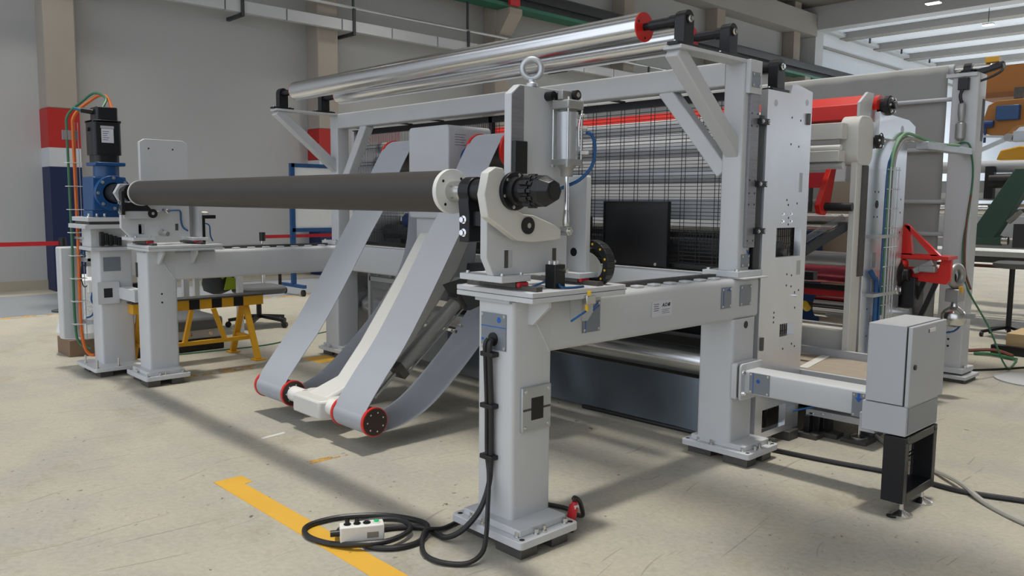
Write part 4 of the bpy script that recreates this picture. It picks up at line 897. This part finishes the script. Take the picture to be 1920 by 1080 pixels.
for k in range(8): bolt(rg, (-7.22, 2.3+.125*math.cos(k*.785), 1.545+.125*math.sin(k*.785)), (1,0,0), .010, .010)
part('output_hub', MB().cyl((-7.28,2.3,1.545), (-7.03,2.3,1.545), .075, 30), black, t); part('neck', MB().cyl((-7.40,2.30,1.68), (-7.40,2.30,1.77), .10, 28), blue, t); part('motor_flange', MB().box(-7.52, -7.28, 2.18, 2.42, 1.77, 1.80), blue, t, .006)
t = thing('servo_motor', 'black servo motor with white label standing on the blue gearbox', 'motor', (-7.4, 2.3, 1.80))
part('body', MB().prism(rrect(-7.51, -7.29, 2.18, 2.40, .03, 4), 'z', 1.86, 2.14), blackm, t); part('foot', MB().prism(rrect(-7.50, -7.30, 2.19, 2.39, .05, 4), 'z', 1.80, 1.86), black, t)
part('encoder_cap', MB().prism(rrect(-7.49, -7.31, 2.215, 2.385, .02, 3), 'z', 2.14, 2.255), blackm, t, .008); part('top_lip', MB().box(-7.51, -7.29, 2.18, 2.40, 2.125, 2.145), black, t, .004)
lb = part('label', MB().box(-7.29, -7.288, 2.24, 2.335, 1.96, 2.075), paper, t, label='white printed label')
part('dark_strip', MB().box(-7.29, -7.2885, 2.235, 2.34, 2.078, 2.098), greyp, t)
for k in range(5): part('print_line', MB().box(-7.288, -7.2876, 2.25, 2.30-.008*(k%3), 2.05-.017*k, 2.054-.017*k), ink, lb)
part('connector', MB().cyl((-7.40,2.215,2.215), (-7.42,2.13,2.225), .022, 12), black, t); part('connector_plug', MB().cyl((-7.42,2.13,2.225), (-7.44,2.08,2.235), .013, 10), M('teal_plug', (.02,.16,.22), .4), t)
for y in (2.175, 2.405): part('lug', MB().cyl((-7.40,y-.01,2.07), (-7.40,y+.01,2.07), .016, 10), black, t)
solo('orange_power_cable', MB().tube([(-7.45,2.38,2.255),(-7.55,2.38,2.36),(-7.62,2.34,2.38),(-7.70,2.28,2.33),(-7.75,2.21,2.26),(-7.75,2.16,2.18),(-7.75,2.155,2.1),(-7.75,2.155,1.83),(-7.75,2.155,1.46),(-7.75,2.155,1.09),(-7.75,2.15,.72),(-7.75,2.15,.34),(-7.74,2.17,.19),(-7.72,2.20,.13),(-7.66,2.222,.13)], .0135, 8), orange, 'thick orange power cable looping down from the servo motor', 'cable')
solo('green_signal_cable', MB().tube([(-7.44,2.30,2.255),(-7.52,2.36,2.35),(-7.66,2.31,2.40),(-7.76,2.24,2.33),(-7.80,2.17,2.26),(-7.80,2.125,2.19),(-7.80,2.12,2.1),(-7.80,2.12,1.83),(-7.80,2.12,1.46),(-7.80,2.12,1.09),(-7.80,2.115,.72),(-7.80,2.115,.43),(-7.78,2.13,.24),(-7.72,2.21,.18)], .011, 8), greenc, 'green signal cable running down beside the orange cable', 'cable')
t = thing('cable_support', 'thin galvanised wire support strapped behind the motor cables', 'cable ladder', (-7.8, 2.18, .2))
for y in (2.18, 2.205): part('wire', MB().cyl((-7.79,y,.25), (-7.79,y,2.15), .003, 6), galv, t)
part('top_clip', MB().box(-7.80, -7.79, 2.08, 2.20, 2.0, 2.08), galv, t)
for z in (.4, .6, .8, 1.0, 1.2, 1.4, 1.6, 1.8): part('cable_tie', MB().box(-7.83, -7.725, 2.095, 2.21, z, z+.006), nylon, t)
part('bracket', MB().box(-7.79, -7.60, 2.13, 2.17, 1.15, 1.17), steel, t)
part('bracket', MB().cyl((-7.76,2.17,1.13), (-7.50,2.22,1.13), .018, 12), steel, t)
t = thing('terminal_box', 'narrow light grey terminal box left of the motor cables', 'electrical box', (-7.9, 2.1, .27))
part('box', MB().box(-7.98, -7.84, 2.03, 2.19, .27, 1.075), white, t, .012)
for z in (.4, .95): part('mount', MB().box(-7.84, -7.68, 2.18, 2.24, z, z+.03), galv, t)
t = thing('air_valves', 'blue air hoses and white valves on the motor stand', 'valves', (-7.70, 2.2, .4))
for z in (.95, .82, .68): part('valve', MB().box(-7.72, -7.68, 2.20, 2.25, z, z+.09), nylon, t, .004)
part('hose', MB().tube([(-7.70,2.20,1.0),(-7.72,2.16,1.03),(-7.72,2.2,1.05)], .006, 6), bluehose, t); part('hose', MB().tube([(-7.69,2.24,.70),(-7.68,2.22,.62),(-7.69,2.25,.55),(-7.68,2.22,.48),(-7.70,2.18,.46)], .008, 6), bluehose, t)
part('black_loop', MB().tube([(-7.71,2.20,.9),(-7.73,2.17,.92),(-7.74,2.165,.80),(-7.72,2.18,.73),(-7.71,2.21,.75)], .005, 6), cable, t)
# ------------------------------------------------------------------ control cabinet on its arm at the right
t = thing('cabinet_arm', 'white box-section arm bolted to the rear post, reaching to the control cabinet', 'support arm', (-2.1, 4.22, .42))
part('beam', MB().prism(rrect(4.165, 4.32, .415, .55, .012, 3), 'x', -2.425, -1.655), white, t)
part('flange', MB().prism(rrect(4.12, 4.365, .375, .59, .02, 3), 'x', -2.44, -2.425), white, t, .003)
part('wall_flange', MB().prism(rrect(4.12, 4.365, .375, .59, .02, 3), 'x', -2.49, -2.455), white, t, .003); part('seam_plate', MB().prism(rrect(4.13, 4.355, .385, .58, .02, 3), 'x', -2.455, -2.44), darksteel, t)
for z in (.42, .54): bolt(t, (-2.425, 4.14, z), (1,0,0), .011, .016, chrome)
def fcover(x0, x1, z0, z1, kind):
    c = part('cover_plate', MB().box(x0, x1, 4.161, 4.165, z0, z1), film, t, label='film-covered blanking plate')
    for x in (x0+.01, x1-.01):
        for z in (z0+.01, z1-.01): bolt(c, (x, 4.161, z), (0,-1,0), .005, .004)
    if kind == 'splat':
        part('film_line', MB().box(x0+.022, x0+.026, 4.1604, 4.161, z0, z1), filmblue, c); part('film_mark', MB().lathe((x0+.055,4.161,z1-.045), (0,-1,0), [(0,.012),(.0006,.012)], 10), filmblue, c)
    else:
        part('film_arrow', MB().prism([((x0+x1)/2-.007,z1),((x0+x1)/2+.007,z1),((x0+x1)/2+.007,z1-.025),((x0+x1)/2+.02,z1-.025),((x0+x1)/2,z1-.05),((x0+x1)/2-.02,z1-.025),((x0+x1)/2-.007,z1-.025)], 'y', 4.1602, 4.161), filmblue, c, label='blue arrow')
fcover(-2.395, -2.27, .425, .545, 'splat'); fcover(-1.80, -1.73, .41, .535, 'arrow')
t = thing('control_cabinet', 'grey electrical cabinet with a key lock and a black grille stand', 'cabinet', (-1.56, 4.2, 0))
part('body', MB().box(-1.66, -1.482, 3.985, 4.425, .55, .935), greyp, t, .003)
d = part('door', MB().box(-1.474, -1.455, 3.985, 4.432, .545, .932), greyp, t, .004)
part('door_gap', MB().box(-1.482, -1.474, 3.995, 4.42, .555, .925), black, t)
part('lock', MB().cyl((-1.455,4.035,.735), (-1.448,4.035,.735), .013, 18), black, d); part('name_badge', MB().box(-1.455, -1.452, 4.20, 4.275, .888, .905), nylon, d, .001); part('badge_shadow', MB().box(-1.455, -1.4535, 4.19, 4.20, .886, .903), black, d)
lo = part('lower_box', MB().box(-1.675, -1.462, 3.99, 4.395, .40, .545), greyp, t, .004); part('side_panel', MB().box(-1.462, -1.459, 4.01, 4.385, .41, .535), film, lo)
part('arm_bracket', MB().box(-1.74, -1.66, 4.12, 4.34, .35, .45), greyp, t, .004)
fr = part('stand_frame', MB().box(-1.56, -1.455, 3.985, 4.03, .07, .395).box(-1.56, -1.455, 4.35, 4.395, .07, .395).box(-1.56, -1.455, 4.03, 4.35, .07, .115).box(-1.56, -1.455, 4.03, 4.35, .355, .395), blackm, t, .003)
mb = MB()
for k in range(19): mb.box(-1.55, -1.547, 4.035+k*.0167, 4.0395+k*.0167, .115, .355)
for z in (.225, .245): mb.box(-1.546, -1.543, 4.03, 4.35, z, z+.006)
part('grille_wires', mb, blackm, t, kind='stuff')
for y in (4.01, 4.37): bolt(fr, (-1.455, y, .375), (1,0,0), .008, .006, darksteel)
for y in (4.03, 4.29):
    f = part('levelling_foot', MB().lathe((-1.475,y,0), (0,0,1), [(0,.052),(.010,.052),(.026,.016),(.032,.011),(.075,.008)], 28), steel, t, label='chrome levelling foot')
t = thing('levelling_foot', 'lone chrome levelling foot on a dark pad under the arm', 'foot', (-2.16, 5.12, 0))
part('pad', MB().box(-2.24, -2.08, 5.04, 5.20, 0, .025), darksteel, t); part('disc', MB().lathe((-2.16,5.12,.025), (0,0,1), [(0,.055),(.01,.055),(.024,.015)], 28), steel, t); part('stem', MB().cyl((-2.16,5.12,.045), (-2.16,5.12,.20), .009, 10), steel, t)
part('bracket', MB().box(-2.21, -2.11, 5.04, 5.20, .20, .28), white, t, .004)
t = thing('pneumatic_block', 'black manifold with blue hoses by the foot of the silver plate', 'valve', (-2.4, 5.05, 0))
for x, y in ((-2.44, 5.0), (-2.40, 5.06), (-2.36, 5.12)): part('coil', MB().box(x-.02, x+.02, y-.03, y+.03, .03, .14), black, t, .003)
part('rail', MB().box(-2.46, -2.10, 5.0, 5.25, .14, .18), galv, t); part('hose', MB().tube([(-2.50,4.90,.17),(-2.40,5.0,.20),(-2.30,5.1,.20),(-2.20,5.25,.21)], .006, 6), bluehose, t)
for k in range(5): part('fitting', MB().cyl((-2.42+k*.05,4.98+k*.03,.16), (-2.38+k*.05,4.94+k*.03,.17), .006, 8), chrome, t)
for x, y in ((-2.42, 4.98), (-2.34, 5.10)): part('rubber_pad', MB().box(x-.07, x+.07, y-.05, y+.05, 0, .03), darksteel, t)
# ------------------------------------------------------------------ pendant, cables on the floor
PL = [(-2.60,2.355,.905),(-2.60,2.34,.88),(-2.602,2.345,.80),(-2.60,2.352,.60),(-2.60,2.352,.35),(-2.605,2.34,.24),(-2.62,2.30,.14),(-2.66,2.24,.06),(-2.72,2.20,.02),(-2.80,2.20,.014),(-2.88,2.20,.014),(-2.95,2.14,.014),(-3.0,2.04,.014),(-2.97,1.93,.014),(-2.88,1.90,.014),(-2.79,1.98,.014),(-2.78,2.10,.014),(-2.86,2.20,.03),(-3.0,2.22,.014),(-3.14,2.14,.014),(-3.25,1.98,.014),(-3.26,1.82,.014),(-3.16,1.76,.014),(-3.02,1.79,.014),(-2.90,1.86,.03),(-2.84,1.98,.03),(-2.88,2.12,.03),(-3.0,2.15,.03),(-3.10,2.05,.025),(-3.12,1.92,.02),(-3.05,1.85,.03),(-2.995,1.88,.055)]
solo('pendant_cable', MB().tube(PL, .0125, 10, 6), cable, 'coiled black cable from the front post to the hand control', 'cable')
PL2 = [(-2.625,2.355,.905),(-2.628,2.34,.88),(-2.63,2.345,.80),(-2.628,2.352,.60),(-2.625,2.352,.40),(-2.60,2.342,.30),(-2.56,2.30,.18),(-2.50,2.24,.10),(-2.46,2.18,.04),(-2.47,2.10,.014),(-2.56,2.03,.014),(-2.68,2.04,.014),(-2.80,2.14,.040),(-2.82,2.26,.014),(-2.84,2.40,.014),(-2.85,2.60,.014),(-2.78,2.78,.014),(-2.62,2.86,.014),(-2.52,2.84,.014),(-2.44,2.79,.05),(-2.415,2.74,.13),(-2.415,2.705,.16),(-2.417,2.697,.15)]
solo('black_supply_cable', MB().tube(PL2, .0105, 10, 6), cable, 'black cable looping on the floor before the near base plate', 'cable')
for z in (.83, .60, .37):
    solo('cable_clamp', MB().box(-2.655, -2.575, 2.332, 2.374, z, z+.022), black, {.83: 'upper', .60: 'middle', .37: 'lower'}[z]+' black clamp holding two cables to the near post', 'clamp', 'black cable clamps on the near post', bev=.004)
t = thing('red_plug', 'red industrial plug lying behind the near post base', 'plug', (-2.40, 2.72, 0))
part('body', MB().lathe((-2.425,2.69,.055), (.12,.10,.8), [(0,.016),(.012,.022),(.07,.022),(.075,.015),(.09,.013)], 14), redp, t); part('tag', MB().box(-2.402, -2.395, 2.685, 2.71, .115, .13), nylon, t); part('grey_gland', MB().lathe((-2.425,2.69,0), (.02,.02,.1), [(0,.013),(.056,.016)], 12), cable, t)
# pendant control box
u = Vector((.47,.88,0)).normalized(); v = Vector((-u.y, u.x, 0)); w = Vector((0,0,1)); c = Vector((-2.945, 1.905, .062))
t = thing('control_pendant', 'white hand control box with switches and green button on the cable coil', 'control box', (-2.95, 1.95, .04))
part('box', MB().obox(c, u, v, w, .095, .033, .035), nylon, t, .005)
for k, (mm, h, r) in enumerate(((black, .028, .010), (black, .028, .010), (black, .008, .011), (green_led, .008, .012))):
    p0 = c+u*(-.062+.042*k)+w*.035
    bt = part('green_button' if k == 3 else 'switch_knob', MB().cyl(p0, p0+w*h, r, 16), mm, t)
    part('collar', MB().cyl(p0, p0+w*.004, r+.006, 18), black if k < 3 else nylon, bt)
    if k < 2: part('toggle', MB().bar(p0+w*.028-u*.012, p0+w*.028+u*.012, .006, .010), black, bt)
part('gland', MB().cyl(c-u*.095, c-u*.135, .014, 12), black, t); part('sticker', MB().obox(c+u*.045-v*.0335-w*.008, u, v, w, .025, .0006, .013), M('brown_sticker', (.25,.22,.16), .6), t)
solo('black_floor_cable', MB().tube([(-3.9,4.44,.014),(-2.9,4.47,.014),(-2.38,4.51,.014),(-2.06,4.55,.014),(-1.72,4.61,.014),(-1.39,4.58,.014),(-1.13,4.66,.014),(-.95,4.72,.014),(-.9,4.85,.014),(-1.05,4.85,.02),(-1.12,4.74,.03),(-.9,4.6,.014),(-.5,4.5,.014)], .0145, 8, 6), cable, 'thick black cable crossing the floor behind the cabinet stand', 'cable')
solo('grey_floor_cable', MB().tube([(-2.30,5.55,.013),(-2.13,5.30,.013),(-1.92,5.08,.013),(-1.65,4.87,.013),(-1.42,4.66,.034),(-1.23,4.48,.013),(-1.03,4.34,.013),(-.8,4.25,.013)], .0135, 8, 6), greycable, 'pale grey cable curving across the floor at the right', 'cable')
solo('long_floor_cable', MB().tube([(-2.6,7.9,.01),(-2.3,8.35,.01),(-2.0,8.9,.01),(-1.4,9.6,.01),(-.6,10.4,.01)], .010, 6), cable, 'thin black cable on the floor beyond the far post', 'cable')
solo('fallen_washer', MB().ring((-1.50,3.985,0), (-1.50,3.985,.006), .025, .013, 20), black, 'black ring lying beside the chrome cabinet foot', 'washer')
# ------------------------------------------------------------------ far unit: web, post, red bracket
t = thing('web_post', 'tall white post holding the far end of the fabric web', 'machine post', (-2.45, 7.64, 0))
part('post', MB().prism(rrect(-2.56, -2.35, 7.55, 7.74, .012, 3), 'z', .12, 2.60), white, t); part('base_plate', MB().box(-2.62, -2.28, 7.48, 7.82, .03, .06), white, t, .004); part('base_flange', MB().box(-2.59, -2.32, 7.51, 7.79, .075, .12), white, t, .004)
part('shim', MB().box(-2.58, -2.30, 7.50, 7.8, 0, .03), darksteel, t); part('grout', MB().box(-2.57, -2.33, 7.53, 7.77, .06, .075), darksteel, t)
part('top_bracket', MB().box(-2.60, -2.36, 7.52, 7.76, 2.58, 2.61), white, t); part('dark_strip', MB().box(-2.352, -2.348, 7.66, 7.72, 2.05, 2.40), black, t); part('junction_box', MB().box(-2.50, -2.42, 7.50, 7.55, 2.47, 2.57), black, t, .004)
part('regulator', MB().lathe((-2.46,7.515,2.05), (0,0,1), [(0,.02),(.02,.04),(.14,.04),(.16,.02),(.22,.03),(.30,.03),(.33,.012)], 16), castm, t); part('black_tube', MB().tube([(-2.46,7.5,2.47),(-2.47,7.49,2.42),(-2.46,7.5,2.36)], .014, 8), black, t)
for z in (.55, .42, .36, .30): hole(t, (-2.46, 7.549, z), (0,-1,0), .010)
part('green_cable', MB().tube([(-2.50,7.53,2.02),(-2.40,7.52,2.03),(-2.365,7.53,1.93),(-2.345,7.53,1.75),(-2.36,7.53,1.45),(-2.385,7.53,1.2),(-2.37,7.53,.95),(-2.34,7.6,.78),(-2.25,7.9,.45),(-2.2,8.3,.05),(-2.3,9.0,.02)], .008, 6), greenc, t)
part('brown_cable', MB().tube([(-2.35,7.53,1.6),(-2.372,7.53,1.3),(-2.36,7.53,.98),(-2.325,7.6,.80)], .009, 6), M('brown_cable', (.16,.05,.03), .5), t)
for z in (.09,): bolt(t, (-2.33, 7.6, .12), (0,0,1), .015, .02)
t = thing('web_tension_roller', 'grey roller with black switch and yellow cap on top of the far post', 'roller', (-4.6, 7.7, 2.60))
part('roller', MB().cyl((-6.9,7.72,2.67), (-2.60,7.72,2.67), .05, 28), greyp, t); part('shaft', MB().cyl((-2.60,7.72,2.67), (-2.32,7.72,2.67), .03, 18), steel, t); part('bearing', MB().cyl((-2.52,7.72,2.66), (-2.46,7.72,2.66), .055, 18), blackm, t)
part('pillow', MB().box(-2.55, -2.43, 7.66, 7.78, 2.61, 2.64), blackm, t); part('yellow_cap', MB().box(-2.36, -2.26, 7.68, 7.76, 2.70, 2.745), yellow, t, .004); part('switch_body', MB().bar((-2.42,7.72,2.63), (-2.22,7.72,2.68), .06, .05), black, t, .008)
part('switch_cable', MB().tube([(-2.23,7.70,2.68),(-2.22,7.66,2.62),(-2.30,7.60,2.56),(-2.42,7.56,2.52)], .011, 6), cable, t)
# wrinkled nonwoven web
nx, nz = 60, 40; vs = []; fs = []
for i in range(nz+1):
    for j in range(nx+1):
        x = -6.75+4.12*j/nx; z = .25+2.45*i/nz
        vs.append((x, 7.66+.010*math.sin(x*5+z*2.1)*math.sin(z*3.3)+.006*math.sin(x*17+z*9), z))
for i in range(nz):
    for j in range(nx):
        a = i*(nx+1)+j; fs.append((a, a+1, a+nx+2, a+nx+1))
wb = solo('fabric_web', MB().add(vs, fs), web_m, 'pale grey nonwoven fabric web hanging from the far top roller', 'fabric', angle=80)
md = wb.modifiers.new('thickness', 'SOLIDIFY'); md.thickness = .002
for z, nm in ((2.41, 'highest'), (1.99, 'second'), (1.54, 'third'), (1.26, 'lowest')):
    solo('web_rod', MB().cyl((-6.8,7.60,z), (-2.555,7.60,z), .018, 16), greyp, nm+' thin rod crossing in front of the fabric web', 'rod', 'rods before the fabric web')
t = thing('red_bracket', 'red triangular bracket with black clamp beside the far post', 'bracket', (-2.35, 6.62, .92))
part('triangle', MB().prism([(-2.52,1.35),(-2.47,1.35),(-2.44,1.11),(-2.52,1.11)], 'y', 6.58, 6.62).prism([(-2.52,1.36),(-2.49,1.36),(-2.24,1.13),(-2.29,1.11)], 'y', 6.58, 6.62).box(-2.52, -2.26, 6.58, 6.62, 1.09, 1.135), red, t)
part('shelf', MB().box(-2.52, -2.17, 6.55, 6.75, 1.10, 1.125), red, t); part('side_sheet', MB().prism([(-2.50,.93),(-2.20,.91),(-2.17,.95),(-2.17,1.10),(-2.24,1.10),(-2.26,1.03),(-2.50,1.03)], 'y', 6.62, 6.66), red, t, .004); part('red_ball', MB().lathe((-2.50,6.58,1.02), (0,0,1), [(0,.01),(.01,.03),(.035,.04),(.06,.03),(.07,.01)], 16), red, t)
part('grey_clamp', MB().box(-2.38, -2.26, 6.55, 6.62, 1.0, 1.05).bar((-2.42,6.58,1.0), (-2.28,6.58,1.08), .05, .05), castm, t, .008)
for x in (-2.36, -2.27): part('black_strut', MB().bar((x,6.64,.93), (x-.14,6.64,.55), .02, .035), black, t)
part('dark_mechanism', MB().lathe((-2.56,6.56,.97), (1,0,0), [(0,.05),(.03,.11),(.06,.11),(.08,.05),(.12,.05)], 24).box(-2.62, -2.40, 6.56, 6.75, .55, .95), black, t, .006)
part('steel_knob', MB().cyl((-2.52,6.5,.68), (-2.40,6.5,.68), .045, 20), steel, t); part('drive_disc', MB().torus((-2.50,6.50,.86), (1,0,.2), .04, .010, 20, 8), steel, t)
t = thing('weight_hanger', 'steel ring wheel above a hanging metal dome beside the far post', 'machine part', (-2.22, 6.9, .55))
part('ring_wheel', MB().torus((-2.22,6.9,.96), (1,-.25,0), .075, .028, 32, 12), castm, t); part('hub', MB().cyl((-2.32,6.92,.94), (-2.24,6.90,.94), .045, 20), black, t)
part('clevis', MB().box(-2.27, -2.17, 6.83, 6.97, .76, .86), castm, t, .006); part('yellow_tag', MB().box(-2.185, -2.16, 6.86, 6.90, .83, .88), yellow, t); part('dome', MB().lathe((-2.22,6.9,.56), (0,0,1), [(0,.03),(.02,.075),(.05,.09),(.10,.09),(.13,.07),(.16,.03),(.20,.02)], 28), steel, t)
part('lug', MB().box(-2.16, -2.08, 6.93, 6.96, .63, .67), castm, t); part('hose', MB().tube([(-2.16,6.95,.62),(-2.22,6.93,.52),(-2.36,6.85,.50)], .008, 6), bluehose, t); part('post_stub', MB().box(-2.50, -2.32, 6.87, 6.93, .90, .98), darkgrey, t)
# ------------------------------------------------------------------ machine and crane far to the right
t = thing('far_converter', 'background converting machine with long grey rollers at the right edge', 'machine', (-2.5, 11.8, 0))
for z, r, mm in ((2.0, .075, greyp), (1.46, .08, alu)): part('roller', MB().cyl((-6.5,11.5,z), (1.5,11.5,z), r, 28), mm, t)
part('upper_panel', MB().box(-6.5, 1.5, 11.9, 11.95, 1.62, 1.84), greyp, t); part('rail', MB().box(-6.5, 1.5, 11.45, 11.5, 1.58, 1.61), white, t); part('bed', MB().box(-6.5, 1.5, 11.5, 12.2, .98, 1.09), greyp, t); part('white_edge', MB().box(-6.5, 1.5, 11.4, 11.5, .88, .94), white, t)
part('dark_underside', MB().box(-6.5, 1.5, 11.45, 12.2, .80, .88), darkgrey, t); part('back_sheet', MB().box(-6.5, 1.5, 12.6, 12.65, .95, 1.40), board_m, t)
for x in (-5.0, -2.0, 1.0): part('upright', MB().box(x-.08, x+.08, 12.3, 12.5, 0, 2.2), galv, t)
part('brown_base', MB().box(-5, 1.5, 12.3, 12.4, .68, .72), M('red_brown', (.16,.07,.055), .7), t); part('black_motor', MB().cyl((-3.35,11.4,1.82), (-3.1,11.4,1.82), .09, 20).box(-3.4, -3.3, 11.35, 11.45, 1.6, 2.0), black, t); part('yellow_collar', MB().cyl((-3.1,11.4,1.82), (-3.04,11.4,1.82), .10, 20), yellow, t)
for k in range(9): part('small_part', MB().box(-4.2+.16*k, -4.1+.16*k, 11.7, 11.8, 1.61, 1.66+.02*(k%3)), (darksteel, nylon, greyp)[k%3], t)
t = thing('green_conveyor', 'dark green conveyor belt sloping up at the right edge', 'conveyor', (-3.0, 11.2, .9))
part('belt', MB().prism([(-3.42,1.11),(-3.30,1.05),(-3.16,1.06),(-2.70,1.95),(-2.95,1.95)], 'y', 10.9, 11.1), greenbelt, t, .01); part('end_roller', MB().cyl((-3.40,10.95,1.10), (-3.05,10.95,1.10), .06, 20), greenbelt, t); part('bearing', MB().cyl((-3.05,10.95,1.10), (-2.98,10.95,1.10), .05, 16), steel, t)
part('dark_bracket', MB().box(-2.95, -2.8, 11.0, 11.2, 1.02, 1.3), darkgrey, t); part('support', MB().box(-2.6, -2.55, 11.1, 11.2, 0, 1.7), galv, t); part('grip', MB().bar((-2.98,10.9,1.32), (-2.85,10.9,1.45), .05, .05), steel, t)
t = thing('gantry_crane', 'orange overhead crane girder at the upper right edge', 'crane', (-1, 14.2, 3))
part('girder', MB().box(-4.32, 6, 14, 14.5, 3.22, 3.62), oran, t); part('lower_flange', MB().box(-4.32, 6, 13.95, 14.55, 3.14, 3.22), M('crane_dark', (.28,.10,.02), .5), t)
for x in (5.5,): part('column', MB().box(x, x+.4, 14, 14.5, 0, 3.14), oran, t)

t = thing('hoist_trolley', 'orange hoist body with a blue electrical box under the crane girder', 'hoist', (-3.6, 13, 2.4))
part('body', MB().prism([(-3.98,2.62),(-3.90,2.92),(-3.80,2.98),(-3.0,3.0),(-3.0,2.66),(-3.55,2.62),(-3.70,2.46),(-3.98,2.55)], 'y', 12.95, 13.2), oran, t, .01); part('blue_box', MB().box(-3.77, -3.48, 12.85, 12.95, 2.70, 2.90), blue, t, .01); part('blue_motor', MB().cyl((-3.95,12.9,2.66), (-3.80,12.9,2.66), .05, 14).cyl((-3.90,12.9,2.40), (-3.90,12.9,2.66), .018, 8), dblue, t)
part('hanger_rod', MB().box(-3.6, -3.5, 13.0, 13.1, 3.0, 3.15), darksteel, t)
t = thing('jib_arm', 'grey articulated jib arm under the orange hoist', 'arm', (-3.6, 12.4, 2.1))
part('lower_link', MB().bar((-3.85,12.4,2.24), (-3.45,12.4,2.42), .06, .05), galv, t); part('upper_link', MB().bar((-3.85,12.4,2.46), (-3.45,12.4,2.43), .04, .03), galv, t); part('head', MB().box(-3.40, -2.9, 12.35, 12.5, 2.36, 2.50), galv, t, .01); part('joint', MB().cyl((-3.45,12.32,2.42), (-3.45,12.48,2.42), .05, 14), castm, t)
t = thing('orange_guard', 'orange rounded machine hood at the right edge', 'machine part', (-3.7, 13.9, 0))
part('hood', MB().prism([(-4.0,2.20),(-3.95,2.34),(-3.7,2.40),(-3.2,2.36),(-3.2,2.20)], 'y', 13.8, 14.3), yellow, t, .02); part('post', MB().box(-3.3, -3.22, 13.9, 14.0, 0, 2.2), galv, t)
t = thing('work_stool', 'dark grey round work stool at the right edge', 'stool', (-2.86, 10.6, 0))
part('seat', MB().lathe((-2.82,10.6,.80), (0,0,1), [(0,.14),(.02,.20),(.06,.20),(.08,.15)], 24), seatm, t); part('column', MB().cyl((-2.82,10.6,.08), (-2.82,10.6,.80), .03, 12), black, t)
for k in range(5):
    a = 2*math.pi*k/5; part('base_arm', MB().bar((-2.82,10.6,.12), (-2.82+.28*math.cos(a),10.6+.28*math.sin(a),.06), .04, .03), black, t)
    part('castor', MB().cyl((-2.82+.28*math.cos(a)-.015,10.6+.28*math.sin(a),.03), (-2.82+.28*math.cos(a)+.015,10.6+.28*math.sin(a),.03), .03, 12), black, t)
t = thing('pallet_box', 'pale wooden board on black skids at the right edge', 'pallet', (-2.0, 9.6, 0))
part('skid', MB().box(-2.62, -1.4, 9.3, 9.42, 0, .09).box(-2.62, -1.4, 9.8, 9.92, 0, .09), black, t); part('board', MB().box(-2.5, -1.4, 9.35, 9.9, .09, .22), wood, t, .004)
t = thing('cable_box', 'green and brown cable bundle ending in a black connector on the floor', 'cable', (-2.6, 9.3, 0))
part('green_bundle', MB().tube([(-2.3,9.0,.02),(-2.55,9.1,.025),(-2.7,9.05,.02)], .015, 6), greenc, t); part('brown_bundle', MB().tube([(-2.35,9.05,.04),(-2.55,9.15,.06),(-2.75,9.05,.04)], .018, 6), M('brown_cable', (.16,.05,.03), .5), t)
t = thing('round_base', 'grey round disc base of a stand at the right edge', 'base', (-1.9, 8.1, 0))
part('disc', MB().lathe((-1.9,8.1,0), (0,0,1), [(0,.33),(.012,.33),(.03,.06)], 40), greyp, t); part('pole', MB().cyl((-1.88,8.1,.02), (-1.88,8.1,.9), .03, 14), greyp, t)
# far clutter glimpsed through the machine
t = thing('notice_stand', 'red and white notice stand seen through the gap beside the red lever', 'notice stand', (-3.6, 7.3, 0))
part('red_panel', MB().box(-3.68, -3.46, 7.30, 7.32, 1.66, 1.80), redp, t); part('white_panel', MB().box(-3.46, -3.33, 7.30, 7.32, 1.66, 1.86), board_m, t)
for x in (-3.65, -3.38): part('leg', MB().box(x-.015, x+.015, 7.30, 7.32, 0, 1.66), darkgrey, t)
solo('tan_partition', MB().box(-3.50, -3.0, 7.24, 7.27, 0, 1.715), tan, 'tan upright board seen between the third unit rollers', 'board')
t = thing('blue_locker', 'small blue and brown box unit seen low between the rollers', 'locker', (-3.52, 7.14, 0))
part('body', MB().box(-3.58, -3.46, 7.08, 7.20, 0, 1.35), dblue, t); part('brown_door', MB().box(-3.58, -3.46, 7.08, 7.20, 1.35, 1.44), M('brown_door', (.22,.12,.05), .6), t)
